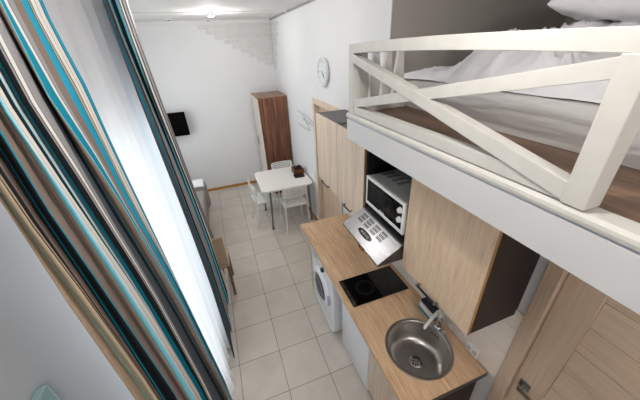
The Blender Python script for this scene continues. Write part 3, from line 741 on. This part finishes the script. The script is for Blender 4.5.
# ------------------------------------------------------------------ sofa corner
sf = thing('sofa', 'grey fabric sofa with rounded arm at the back wall, mostly behind the curtain', 'sofa', (-.95, 4.55, 0))
def cushion(x0, x1, y0, y1, z0, z1, r): return MB().box(x0, x1, y0, y1, z0, z1, r, 4)
cushion(-1.42, -.50, 3.55, 5.20, .06, .36, .03).build('base', M['sofa'], sf, smooth=60)
cushion(-1.30, -.47, 3.78, 4.96, .36, .50, .05).build('seat_cushion', M['sofa'], sf, smooth=60)
cushion(-1.46, -1.25, 3.55, 5.20, .30, .80, .07).build('backrest', M['sofa'], sf, smooth=60)
cushion(-1.42, -.44, 4.94, 5.22, .06, .62, .11).build('armrest', M['sofa'], sf, smooth=60)
cushion(-1.42, -.44, 3.55, 3.80, .06, .58, .11).build('armrest', M['sofa'], sf, smooth=60)
for lx in (-1.35, -.55):
    for ly in (3.65, 5.1): MB().lathe([(0, 0), (.02, 0), (.026, .07), (0, .07)], (lx, ly, 0), 'z', 14).build('leg', M['brown_leg'], sf)
th = MB()
def blanket(u, v):
    y = 4.985+.30*u; x = -.62+.1*v-.0
    s = (u-.5)*2
    return Vector((-.80+.33*v, 5.08+.16*s, .632+.012*math.cos(v*9)*.4-.055*s*s*abs(s)))
o = MB().grid(blanket, 14, 14).build('folded_throw', M['linen'], None, (-.65, 5.08, .62), smooth=180)
s = o.modifiers.new('thickness', 'SOLIDIFY'); s.thickness = .022; s.offset = 1
tag(o, 'white folded throw over the far rounded arm of the grey sofa', 'throw')
# wooden chair peeping out behind the far striped curtain
wc = thing('wooden_chair', 'tan wooden backed chair peeping out behind the far striped curtain', 'chair', (-.41, 2.92, 0))
MB().box(-.60, -.222, 2.735, 2.755, .46, .872, .006).build('backrest', M['tan_board'], wc)
MB().box(-.60, -.222, 2.755, 3.13, .42, .45, .008).build('seat', M['tan_board'], wc)
for lx in (-.585, -.237):
    m = MB().box(lx-.015, lx+.015, 2.732, 2.762, 0, .46); m.build('leg', M['brown_leg'], wc)
    MB().box(lx-.015, lx+.015, 3.09, 3.12, 0, .42).build('leg', M['brown_leg'], wc)

# ------------------------------------------------------------------ kitchen base run
CX0, CX1, CY0, CY1, CZ = .655, XR-.012, .607, 2.652, .85
SC, SR = (.958, .904), .222
def slab_with_hole():
    m = MB(); bm = m.bm
    out = [(CX0, CY0), (CX1, CY0), (CX1, CY1), (CX0, CY1)]
    hole = [(SC[0]+(SR-.014)*math.cos(2*PI*k/64), SC[1]+(SR-.014)*math.sin(2*PI*k/64)) for k in range(64)]
    es = []
    for loop in (out, hole):
        vs = [bm.verts.new((x, y, CZ)) for x, y in loop]
        es += [bm.edges.new((vs[i], vs[(i+1) % len(vs)])) for i in range(len(vs))]
    r = bmesh.ops.triangle_fill(bm, use_beauty=True, use_dissolve=False, edges=es)
    fs = [g for g in r['geom'] if isinstance(g, bmesh.types.BMFace)]
    e = bmesh.ops.extrude_face_region(bm, geom=fs)
    for g in e['geom']:
        if isinstance(g, bmesh.types.BMVert): g.co.z -= .038
    bmesh.ops.recalc_face_normals(bm, faces=bm.faces[:])
    return m
wt = slab_with_hole().build('worktop', M['oak_y'], None, ((CX0+CX1)/2, (CY0+CY1)/2, .812))
tag(wt, 'long oak worktop running over the washing machine, fridge and sink cabinet', 'worktop')
MB().box(CX0, CX1, CY0-.004, CY0, CZ-.038, CZ).build('edge_strip', M['steel'], wt)
# backsplash
m = MB(); ys = [.555, .80, 1.25, 1.70, 2.15, 2.652]
for a, b in zip(ys, ys[1:]):
    for z0, z1 in ((.852, 1.10), (1.10, 1.30), (1.30, 1.42)): m.box(XR-.010, XR, a+.0012, b-.0012, z0+.0012, z1-.0012)
bs = m.build('trim_4', M['tile']); bs['kind'] = 'structure'
struct('trim_5', MB().box(XR-.0085, XR, .553, 2.654, .85, 1.422), M['tile_joint'])
# oak end panel
tag(MB().box(.675, 1.24, 2.395, 2.413, 0, .812, .001).build('end_panel', M['oak_z'], None, (.95, 2.40, 0)), 'upright oak end panel standing beside the washing machine', 'panel')
# washing machine
wm = thing('washing_machine', 'white front loading washing machine under the worktop', 'washing machine', (.94, 2.05, 0))
x0, y0, y1 = .668, 1.760, 2.355
MB().box(x0, 1.22, y0, y1, .02, .80, .022, 4).build('body', M['enamel'], wm, smooth=50)
MB().box(x0-.004, x0+.01, y0+.02, y1-.02, .03, .10, .004).build('kick_panel', M['enamel'], wm)
c = (x0, 2.03, .46)
MB().lathe([(.21, .004), (.21, -.014), (.19, -.028), (.155, -.03), (.148, -.016), (.148, .0)], c, 'x', 56).build('door_ring', M['enamel'], wm, smooth=50)
MB().lathe([(.149, -.020), (.13, -.034), (.08, -.020), (0, -.012)], c, 'x', 48).build('door_glass', M['wm_glass'], wm, smooth=60)
MB().box(x0-.028, x0-.002, 1.795, 1.835, .40, .52, .010, 3).build('door_latch', M['blue_grey'], wm, smooth=50)
MB().box(x0-.004, x0+.004, y0+.03, y1-.03, .70, .785, .003).build('control_panel', M['white_plastic'], wm)
MB().lathe([(0, -.026), (.022, -.026), (.026, -.004), (.026, 0), (0, 0)], (x0-.003, 1.96, .742), 'x', 24).build('dial', M['black_metal'], wm, smooth=40)
MB().box(x0-.006, x0, 2.14, 2.31, .715, .77, .002).build('detergent_drawer', M['blue_grey'], wm)
for ly in (y0+.04, y1-.04):
    for lx in (x0+.04, 1.17): MB().lathe([(0, 0), (.02, 0), (.02, .024), (0, .024)], (lx, ly, 0), 'z', 14).build('foot', M['black_metal'], wm)
# fridge
fr = thing('under_counter_fridge', 'plain white fridge under the worktop beside the washing machine', 'fridge', (.98, 1.39, 0))
MB().box(.775, 1.22, 1.145, 1.645, .03, .80, .006).build('body', M['enamel'], fr)
MB().box(.722, .772, 1.137, 1.652, .02, .795, .012, 3).build('door', M['enamel'], fr, smooth=50)
for ly in (1.19, 1.60):
    for lx in (.80, 1.18): MB().lathe([(0, 0), (.018, 0), (.018, .032), (0, .032)], (lx, ly, 0), 'z', 12).build('foot', M['black_metal'], fr)
# sink cabinet
sc = thing('sink_cabinet', 'oak fronted base cabinet with dark sides beneath the round sink', 'cabinet', (.98, .87, 0))
m = MB(); m.box(.742, 1.22, .632, .648, .09, .812); m.box(.742, 1.22, 1.112, 1.128, .09, .812); m.box(.742, 1.22, .648, 1.112, .09, .106); m.box(1.21, 1.22, .648, 1.112, .106, .812)
m.build('carcass', M['wenge'], sc)
MB().box(.79, .805, .632, 1.128, 0, .09).build('toe_kick', M['black'], sc)
d = MB().box(.724, .741, .632, 1.128, .095, .805, .0015).build('door', M['oak_z'], sc)
MB().box(.704, .712, .70, .86, .775, .785, .001).box(.712, .725, .715, .721, .777, .783).box(.712, .725, .839, .845, .777, .783).build('handle', M['black_metal'], d)
# hob
hb = thing('induction_hob', 'black glass two ring hob set flush in the worktop', 'hob', (.95, 1.507, CZ))
MB().box(.697, 1.208, 1.358, 1.656, CZ, CZ+.006, .002).build('glass', M['black_gloss'], hb)
def rings(c, rr):
    m = MB()
    for r in rr: m.lathe([(r-.0016, .0062), (r+.0016, .0062), (r+.0016, .0066), (r-.0016, .0066)], (c[0], c[1], CZ), 'z', 56, True)
    return m
rings((1.085, 1.507), (.098, .085, .06)).build('cooking_ring', M['ring'], hb)
rings((.875, 1.507), (.078, .062)).build('cooking_ring', M['ring'], hb)
m = MB()
for k in range(7): m.box(.717, .720, 1.385+.022*k, 1.388+.022*k, CZ+.006, CZ+.0066)
for k in range(3): m.box(.735, .738, 1.395+.03*k, 1.398+.03*k, CZ+.006, CZ+.0066)
m.build('control_print', M['print'], hb)
# sink
sk = thing('kitchen_sink', 'round stainless steel sink set in the oak worktop', 'sink', (SC[0], SC[1], CZ-.188))
c = (SC[0], SC[1], CZ)
MB().lathe([(SR, .0005), (SR-.002, .005), (SR-.012, .007), (SR-.020, .004), (SR-.025, -.004), (SR-.034, -.10), (SR-.042, -.138), (SR-.060, -.160), (SR-.10, -.168), (.048, -.174), (.048, -.178),
            (SR-.10, -.173), (SR-.058, -.165), (SR-.039, -.14), (SR-.031, -.10), (SR-.022, -.004), (SR-.018, .0005)], c, 'z', 72, True).build('bowl', M['steel_sink'], sk, smooth=50)
dr = MB().lathe([(.05, -.1730), (.046, -.1695), (.036, -.1720), (.032, -.1840), (0, -.1840), (0, -.1880), (.05, -.1880)], c, 'z', 40).build('drain', M['chrome'], sk, smooth=40)
m = MB()
for k in range(6): m.lathe([(0, -.1832), (.006, -.1832), (.006, -.1838), (0, -.1838)], (SC[0]+.017*math.cos(k*PI/3), SC[1]+.017*math.sin(k*PI/3), CZ), 'z', 12)
m.lathe([(0, -.1832), (.005, -.1832), (.005, -.1838), (0, -.1838)], c, 'z', 12)
m.build('drain_holes', M['black'], dr)
m = MB()
for k in range(3):
    a = math.radians(8+7*k); rr = SR-.0285
    p = Vector((SC[0]+rr*math.cos(a), SC[1]+rr*math.sin(a), CZ-.045)); t = Vector((-math.sin(a), math.cos(a), 0))
    m.tube([p-t*.007, p+t*.007], .004, 8)
m.build('overflow_holes', M['black'], sk)
# tap
tp = thing('kitchen_tap', 'chrome mixer tap with a long white spout over the sink', 'tap', (1.185, .985, CZ))
bx_, by_ = 1.185, .975
MB().lathe([(0, .0), (.028, .0), (.028, .006), (.022, .012), (.021, .075), (.016, .086), (0, .088)], (bx_, by_, CZ), 'z', 28).build('body', M['chrome'], tp, smooth=40)
MB().tube([(bx_+.004, by_+.004, CZ+.06), (bx_+.012, by_+.016, CZ+.11), (bx_+.008, by_+.022, CZ+.142), (bx_-.015, by_+.018, CZ+.146), (bx_-.08, by_, CZ+.126), (bx_-.145, by_-.019, CZ+.103), (bx_-.153, by_-.022, CZ+.086)], [.012, .0125, .0125, .0125, .012, .011, .009], 14).build('spout', M['white_plastic'], tp, smooth=60)
MB().tube([(bx_, by_, CZ+.082), (bx_+.008, by_-.005, CZ+.098), (bx_-.004, by_-.055, CZ+.118)], [.009, .008, .007], 10).build('lever', M['chrome'], tp, smooth=60)
MB().lathe([(0, .0), (.016, 0), (.016, .03), (.011, .036), (0, .037)], (bx_-.01, by_-.062, CZ), 'z', 20).build('side_knob', M['chrome'], tp, smooth=40)
# sponge holder
sp_ = thing('sponge_holder', 'white and teal box holding a dark sponge behind the sink', 'sponge holder', (1.215, 1.10, CZ))
X0, X1, Y0, Y1 = 1.165, 1.243, 1.030, 1.180
MB().prism(rrect(X0-.004, X1, Y0-.004, Y1+.004, .018), 'z', CZ, CZ+.022).build('base', M['teal'], sp_)
m = MB(); P_ = rrect(X0, X1-.002, Y0, Y1, .016); I_ = rrect(X0+.006, X1-.008, Y0+.006, Y1-.006, .012)
m.prism(P_, 'z', CZ+.022, CZ+.072); m.build('tub', M['white_plastic'], sp_)
MB().prism(I_, 'z', CZ+.072, CZ+.084).build('sponge', M['navy'], sp_)
# socket
so = thing('wall_socket', 'white double wall socket just above the worktop end', 'socket', (XR-.010, .73, .89))
MB().box(XR-.022, XR-.010, .690, .778, .858, .932, .004).build('plate', M['white_plastic'], so)
m = MB()
for a in (.712, .755): m.lathe([(0, 0), (.015, 0), (.015, -.001), (0, -.001)], (XR-.022, a, .895), 'x', 20)
m.build('outlet', M['blue_grey'], so)
# glazed dish under the hood
ds = thing('glazed_bowl', 'small orange rimmed dark bowl on the worktop under the hood', 'bowl', (1.115, 1.975, CZ))
MB().lathe([(0, 0), (.04, 0), (.056, .03), (.062, .05), (.058, .05), (.052, .032), (.038, .006), (0, .006)], (1.115, 1.975, CZ), 'z', 36).build('bowl', M['orange'], ds, smooth=50)
MB().lathe([(0, .03), (.05, .03), (.051, .034), (0, .036)], (1.115, 1.975, CZ), 'z', 30).build('contents', M['near_black'], ds)

# ------------------------------------------------------------------ wall units
FX = .930; UZ0, UZ1 = 1.385, 2.072
def bar_handle(y0, y1, z, d):
    m = MB(); m.box(FX-.028, FX-.018, y0, y1, z-.005, z+.005, .001)
    m.build('handle', M['black_metal'], d)
    for a in (y0, y1-.012): MB().box(FX-.029, FX, a, a+.012, z-.006, z+.006, .001).build('handle_end', M['nickel'], d)
def wall_unit(y0, y1, label, hy, mat, top=True, side_dark=False):
    t = thing('wall_cabinet', label, 'cabinet', (1.09, (y0+y1)/2, UZ0), 'oak wall cabinets')
    e = .0008
    m = MB(); m.box(FX+.019, XR-.002, y0+e, y0+.016, UZ0, UZ1); m.box(FX+.019, XR-.002, y1-.016, y1-e, UZ0, UZ1)
    m.box(FX+.019, XR-.002, y0+.016, y1-.016, UZ0+.0, UZ0+.016); m.box(XR-.01, XR-.002, y0+.016, y1-.016, UZ0+.016, UZ1-.02)
    m.build('carcass', M['wenge'], t)
    MB().box(FX+.018, XR-.002, y0+e, y1-e, UZ1-.016, UZ1).build('top_panel', M['grey_top'], t)
    d = MB().box(FX, FX+.0165, y0+.0015, y1-.0015, UZ0-.004, UZ1+.002, .0008).build('door', mat, t)
    m = MB(); m.box(FX+.0005, FX+.018, y0+.0006, y0+.0018, UZ0-.004, UZ1+.002); m.build('edge_band', M['oak_edge'], d)
    bar_handle(hy[0], hy[1], UZ0+.006, d)
    return t
wall_unit(2.192, 2.722, 'oak wall cabinet farthest from the loft post, its dark grey top showing', (2.40, 2.58), M['oak_z'])
wall_unit(1.686, 2.190, 'oak wall cabinet immediately beyond the microwave niche', (1.88, 2.02), M['oak_z'])
wall_unit(.598, 1.148, 'wide warm oak wall cabinet above the sink with a dark open side', (.80, .965), M['oak_z2'])
nc = thing('microwave_niche', 'open black lined niche between the wall cabinets holding the microwave', 'shelf unit', (1.09, 1.417, 1.585))
m = MB(); m.box(FX+.02, XR-.002, 1.150, 1.684, 1.585, 1.601); m.box(XR-.012, XR-.002, 1.150, 1.684, 1.601, UZ1); m.box(FX+.02, XR-.002, 1.150, 1.684, UZ1-.016, UZ1)
m.box(FX+.02, XR-.002, 1.668, 1.684, 1.601, UZ1-.016); m.box(FX+.02, XR-.002, 1.150, 1.158, 1.601, UZ1-.016)
m.build('carcass', M['black'], nc)
# hood
hd = thing('cooker_hood', 'slanted stainless steel cooker hood with slots above the hob', 'cooker hood', (1.0, 1.417, 1.43))
HY0, HY1 = 1.154, 1.680
MB().prism([(.753, 1.424), (.753, 1.437), (.922, 1.535), (.934, 1.540), (.985, 1.556), (.985, 1.584), (XR-.004, 1.584), (XR-.004, 1.424)], 'y', HY0, HY1).build('body', M['steel'], hd)
sd = Vector((.922-.753, 0, 1.535-1.437)); sl = sd.length; sd.normalize(); sn = Vector((-sd.z, 0, sd.x))
H0 = Vector((.753, 0, 1.437))
def on_hood(s, y, o): return H0+sd*s+Vector((0, y, 0))+sn*o
def hood_patch(m, poly, o0, o1):
    A = [m.bm.verts.new(on_hood(s, y, o0)) for s, y in poly]; B = [m.bm.verts.new(on_hood(s, y, o1)) for s, y in poly]
    n = len(poly); fs = [m.bm.faces.new(A[::-1]), m.bm.faces.new(B)]
    for i in range(n): fs.append(m.bm.faces.new((A[i], A[(i+1) % n], B[(i+1) % n], B[i])))
    bmesh.ops.recalc_face_normals(m.bm, faces=fs)
for g in range(4):
    m = MB()
    yc = 1.585-.0885*g
    for i in range(3):
        for j in range(5):
            a = .110+.026*i; b = yc+.028-.0128*j
            hood_patch(m, [(a, b), (a+.019, b), (a+.019, b-.0074), (a, b-.0074)], -.001, .0006)
    m.build('vent_slots', M['slot'], hd)
m = MB(); hood_patch(m, [(.070+.023*math.sin(k*PI/18), 1.437+.088*math.cos(k*PI/18)) for k in range(36)], 0, .002)
bd = m.build('badge', M['black_gloss'], hd)
m = MB()
def stroke(p, q, w_=.0015):
    p = Vector(p); q = Vector(q); d = (q-p).normalized(); n_ = Vector((-d.y, d.x))
    hood_patch(m, [tuple(p+n_*w_), tuple(q+n_*w_), tuple(q-n_*w_), tuple(p-n_*w_)], .0018, .003)
for a, b in (((.079, 1.490), (.063, 1.483)), ((.063, 1.483), (.077, 1.474)), ((.077, 1.474), (.063, 1.466)), ((.063, 1.466), (.079, 1.458)),
             ((.079, 1.447), (.063, 1.447)), ((.079, 1.447), (.079, 1.434)), ((.071, 1.447), (.071, 1.436)), ((.063, 1.447), (.063, 1.434)),
             ((.079, 1.424), (.063, 1.418)), ((.079, 1.408), (.063, 1.418)), ((.079, 1.400), (.063, 1.388)), ((.079, 1.388), (.063, 1.400))): stroke(a, b)
m.build('lettering', M['badge_ink'], bd)
# microwave
mw = thing('microwave_oven', 'white and silver microwave oven in the niche above the hood', 'microwave', (1.05, 1.39, 1.601))
Y0, Y1, Z0, Z1, X0 = 1.164, 1.628, 1.613, 1.836, .918
MB().box(X0+.022, 1.215, Y0+.004, Y1-.004, Z0+.002, Z1-.002, .004).build('body', M['silver_paint'], mw)
fm = MB(); fm.box(X0, X0+.022, Y0, Y1, Z0, Z0+.026, .005); fm.box(X0, X0+.022, Y0, Y1, Z1-.022, Z1, .005)
fm.box(X0, X0+.022, Y0, Y0+.022, Z0+.02, Z1-.018, .004); fm.box(X0, X0+.022, Y1-.016, Y1, Z0+.02, Z1-.018, .004)
fm.build('front_frame', M['white_plastic'], mw)
dd = MB().box(X0+.004, X0+.02, 1.252, Y1-.014, Z0+.024, Z1-.02, .002).build('door', M['black_gloss'], mw)
MB().box(X0+.002, X0+.006, 1.305, Y1-.05, Z0+.052, Z1-.05, .001).build('window', M['oven_glass'], dd)
m = MB()
for k in range(4): m.box(X0+.003, X0+.0045, 1.425-.016*k, 1.436-.016*k, Z0+.030, Z0+.037)
m.build('lettering', M['white_plastic'], dd)
MB().box(X0+.004, X0+.02, Y0+.020, 1.249, Z0+.024, Z1-.02, .002).build('control_panel', M['black_gloss'], mw)
for z in (1.772, 1.706):
    kb = MB().lathe([(0, -.016), (.016, -.016), (.020, -.004), (.021, 0), (0, 0)], (X0+.004, 1.206, z), 'x', 28).build('knob', M['white_plastic'], mw, smooth=40)
m = MB()
for k in range(4):
    y = 1.590-.060*k; m.prism([(1.03, y-.017), (1.13, y-.017), (1.13, y+.017), (1.03, y+.017)], 'z', Z1-.004, Z1-.0012)
m.build('vent_grilles', M['vent'], mw)
for ly in (Y0+.05, Y1-.05):
    for lx in (.95, 1.18): MB().lathe([(0, 0), (.012, 0), (.012, .012), (0, .012)], (lx, ly, 1.601), 'z', 12).build('foot', M['black'], mw)

# ------------------------------------------------------------------ loft
LX = .78
lp = thing('loft_platform', 'white fronted sleeping loft platform above the kitchen with brown laminate floor', 'loft', (1.9, .2, 2.118))
MB().box(LX, LX+.022, -1.6, 1.662, 2.118, 2.246, .001).build('fascia_board', M['fascia'], lp)
MB().box(LX+.004, LX+.022, -1.6, 1.66, 2.244, 2.256).build('fascia_groove', M['blue_grey'], lp)
MB().prism([(LX+.06, 2.256), (LX-.004, 2.256), (LX-.006, 2.266), (LX-.004, 2.276), (LX+.006, 2.285), (LX+.06, 2.2865)], 'y', -1.6, 1.664).build('edge_moulding', M['white_wood'], lp)
m = MB(); m.box(LX+.022, XR, -1.6, 1.662, 2.118, 2.275); m.build('joist_box', M['fascia'], lp)
m = MB(); m.box(LX+.058, XR, -1.6, 1.655, 2.275, DECK); m.box(XR, 3.0, -1.6, 1.962, 2.13, DECK)
m.build('floor_deck', M['laminate'], lp)
# railing
rl = thing('loft_railing', 'white wooden guard railing with crossed braces along the loft edge', 'railing', (LX, 1.0, 2.29))
def zr(y):  # the top rail is slightly sprung upwards in the middle
    t = (y-.33)/(1.636-.33); return 2.672-.011*t+.047*t*(1-t)
def ybow(name, f0, f1, x0, x1, y0, y1, mat, n=16):
    m = MB(); P = []
    for i in range(n+1):
        y = y0+(y1-y0)*i/n; P.append([m.bm.verts.new((x, y, z)) for x, z in ((x0, f0(y)), (x1, f0(y)), (x1, f1(y)), (x0, f1(y)))])
    fs = [m.bm.faces.new(P[0]), m.bm.faces.new(P[-1][::-1])]
    for a, b in zip(P, P[1:]):
        for k in range(4): fs.append(m.bm.faces.new((a[k], a[(k+1) % 4], b[(k+1) % 4], b[k])))
    bmesh.ops.recalc_face_normals(m.bm, faces=fs)
    o = m.build(name, mat, rl)
    bv = o.modifiers.new('soft', 'BEVEL'); bv.width = .002; bv.segments = 2; bv.limit_method = 'ANGLE'; bv.angle_limit = math.radians(50)
    return o
WW = M['white_wood']
ybow('top_rail', lambda y: zr(y)-.046, zr, LX, LX+.045, .331, 1.640, WW)
ybow('bottom_beam', lambda y: 2.289, lambda y: 2.334, LX+.006, LX+.05, .345, 1.600, WW)
m = MB().box(LX+.001, LX+.048, 1.583, 1.639, 2.289, zr(1.61)-.045, .002); m.build('post', WW, rl)
m = MB().box(LX-.002, LX+.062, .327, .382, 2.289, zr(.35)-.045, .003); m.build('post', WW, rl)
m = MB().box(LX-.002, LX+.062, .326, .331, zr(.35)-.045, zr(.35), .001); m.build('post_cap', WW, rl)
def lin(a, b): return lambda y: a[1]+(b[1]-a[1])*(y-a[0])/(b[0]-a[0])
ybow('brace', lin((.355, 2.288), (1.583, 2.569)), lin((.355, 2.338), (1.583, 2.613)), LX-.001, LX+.042, .380, 1.583, WW, 1)
ybow('brace', lin((.383, 2.578), (1.583, 2.325)), lin((.383, 2.622), (1.583, 2.372)), LX+.004, LX+.040, .380, 1.583, WW, 1)
# the short end railing of waisted balusters
er = thing('loft_end_railing', 'short white end railing of waisted balusters at the far loft edge', 'railing', (1.0, 1.62, 2.29))
ze = zr(1.62)
MB().box(LX+.05, 1.17, 1.598, 1.640, ze-.046, ze, .002).build('top_rail', WW, er)
MB().box(LX+.052, 1.17, 1.60, 1.655, 2.289, 2.334, .002).build('bottom_beam', WW, er)
def baluster(xc):
    m = MB(); prof = [(0, .026), (.18, .029), (.38, .033), (.5, .033), (.62, .030), (.82, .022), (1, .018)]
    L_ = [(xc-w_, 2.334+(ze-.046-2.334)*t) for t, w_ in prof]; R_ = [(xc+w_, 2.334+(ze-.046-2.334)*t) for t, w_ in prof]
    m.prism(L_+R_[::-1], 'y', 1.606, 1.632); return m
for xc in (.866, .945, 1.028, 1.112): baluster(xc).build('baluster', WW, er)

# ------------------------------------------------------------------ bed
BX0, BX1, BY0, BY1 = 1.185, 2.80, -1.15, 1.90
def sheet_skin(u, v):
    y = BY0+(BY1-BY0)*v; L_ = [(0, 0), (-.006, .035), (-.004, .08), (.006, .118), (.03, .142), (.07, .149)]
    s = u*len(L_)*1.6
    if s < len(L_)-1:
        i = int(s); t = s-i; x = L_[i][0]+(L_[i+1][0]-L_[i][0])*t; z = L_[i][1]+(L_[i+1][1]-L_[i][1])*t
    else:
        t = (s-(len(L_)-1))/(len(L_)*1.6-(len(L_)-1)); x = .07+(BX1-BX0-.07)*t; z = .149
    e = min(1, s/1.2, )
    wv = fbm(y*1.6+s*.5, s*.9, 2.2, 4)
    ed = min(1, (1-v)*14, v*14)
    return Vector((BX0+x+.014*wv*e*(1-min(1, max(0, x)/.2)), y, DECK+z*(.25+.75*ed**.5)+.008*e*fbm(y*4, s*1.5+x*3, .7, 4)*min(1, s/4)))
mt = MB().grid(sheet_skin, 60, 120)
n0 = len(mt.bm.verts)
o = mt.build('mattress', M['sheet'], None, ((BX0+BX1)/2, (BY0+BY1)/2, DECK), smooth=180)
tag(o, 'mattress in a pale grey fitted sheet on the loft floor', 'mattress')
def hill(x, y, cx, cy, sx, sy, h): return h*math.exp(-((x-cx)/sx)**2-((y-cy)/sy)**2)
def plateau(x, y, cx, cy, sx, sy, h): return h*math.exp(-((x-cx)/sx)**4-((y-cy)/sy)**4)
def duvet(u, v):
    x = 1.265+1.50*u; y = -.95+2.78*v
    edge = min(1, min(u*1.4, 1-u, v, 1-v)*14)**.6
    h = .040*edge
    h += edge*(plateau(x, y, 1.62, 1.08, .28, .35, .148)+hill(x, y, 1.98, .86, .34, .28, .06)+hill(x, y, 1.50, .66, .20, .22, .06)+hill(x, y, 2.35, 1.0, .4, .4, .11))
    h += edge*(hill(x, y, 1.66, 1.68, .32, .14, .025)+hill(x, y, 1.55, .10, .2, .5, .05))
    wx, wy = x+.16*fbm(x*2, y*2, 4.1, 3), y+.16*fbm(x*2, y*2, 9.1, 3)
    r = 1-abs(fbm(wx*3.2, wy*4.6, .3, 4)); r2 = 1-abs(fbm(wx*8, wy*6, 3.3, 3))
    h += edge*(.060*fbm(x*3.0, y*3.6, 1.3, 3)+.050*(r**5-.35)+.010*(r2**4-.3))*min(1, max(.35, h*9))
    wob = .05*fbm(y*3, 5.1, 0)*(1-min(1, u*4))
    h = max(.003, h)
    if u == 0 or u == 1 or v == 0 or v == 1: h = .002
    return Vector((x+wob, y, 2.441+h))
o = MB().grid(duvet, 150, 240).build('duvet', M['linen'], None, (2.0, .4, 2.437), smooth=180)
tag(o, 'rumpled white duvet heaped across the loft bed', 'duvet')
def pillow(name, c, sx, sy, sz, rot, label, seed):
    m = MB(); n = 44
    def surf(sgn):
        def f(u, v):
            a, b = 2*u-1, 2*v-1
            e = max(0, 1-abs(a)**3.2)**.55*max(0, 1-abs(b)**3.2)**.55
            k = 1-.10*(1-abs(a)**2)*abs(b)**4; k2 = 1-.10*(1-abs(b)**2)*abs(a)**4
            wr_ = .010*fbm(a*3+seed, b*3, sgn)*e+.02*e*(1-abs(fbm(a*2+seed, b*5, .5, 2)))**4*.5
            return Vector((a*sx*k2, b*sy*k, sgn*(sz*e+.004)+wr_))
        return f
    m.grid(surf(1), n, n); m.grid(surf(-1), n, n)
    bmesh.ops.remove_doubles(m.bm, verts=m.bm.verts[:], dist=.0085)
    bmesh.ops.recalc_face_normals(m.bm, faces=m.bm.faces[:])
    R_ = Matrix.Rotation(rot[2], 4, 'Z') @ Matrix.Rotation(rot[1], 4, 'Y') @ Matrix.Rotation(rot[0], 4, 'X')
    for v in m.bm.verts: v.co = R_ @ v.co+Vector(c)
    o = m.build(name, M['linen'], None, c, smooth=180)
    tag(o, label, 'pillow'); return o
pillow('pillow', (1.95, .93, 2.778), .36, .30, .085, (math.radians(4), math.radians(-2), math.radians(18)), 'plump white pillow resting on the duvet heap above the railing', 2.)

# ------------------------------------------------------------------ daylight, view, camera
W = bpy.data.worlds.new('sky'); bpy.context.scene.world = W; W.use_nodes = True
bg = W.node_tree.nodes['Background']; bg.inputs['Color'].default_value = (.91, .955, 1.0, 1); bg.inputs['Strength'].default_value = 3.6
for wx, ya, yb, za, zb in ((WX-.13, WY0, WY1, WZ0, WZ1), (-1.63, VY0, VY1, VZ0, VZ1)):
    pl = bpy.data.lights.new('window_portal', 'AREA'); pl.shape = 'RECTANGLE'; pl.size = zb-za; pl.size_y = yb-ya
    pl.cycles.is_portal = True
    po = bpy.data.objects.new('window_portal', pl); C.objects.link(po)
    po.location = (wx, (ya+yb)/2, (za+zb)/2); po.rotation_euler = (0, -PI/2, 0)

R3 = Matrix(((.936732, -.347014, -.045982), (-.206302, -.441162, -.873393), (.282794, .827621, -.484841)))
cam = bpy.data.cameras.new('camera'); co = bpy.data.objects.new('camera', cam); C.objects.link(co)
rot = Matrix((R3[0], -R3[1], -R3[2])).transposed()
co.matrix_world = Matrix.Translation((0, 0, 2.67)) @ rot.to_4x4()
cam.sensor_width = 36; cam.lens = 280.44/640*36; cam.clip_start = .02; cam.clip_end = 100
S = bpy.context.scene; S.camera = co
S.view_settings.view_transform = 'Standard'; S.view_settings.look = 'None'; S.view_settings.gamma = 1
S.view_settings.use_curve_mapping = False
S.view_settings.exposure = 0.12
S.cycles.use_denoising = True
S.cycles.max_bounces = 10; S.cycles.diffuse_bounces = 6; S.cycles.transparent_max_bounces = 12
S.cycles.sample_clamp_indirect = 8
S.cycles.caustics_reflective = False; S.cycles.caustics_refractive = False
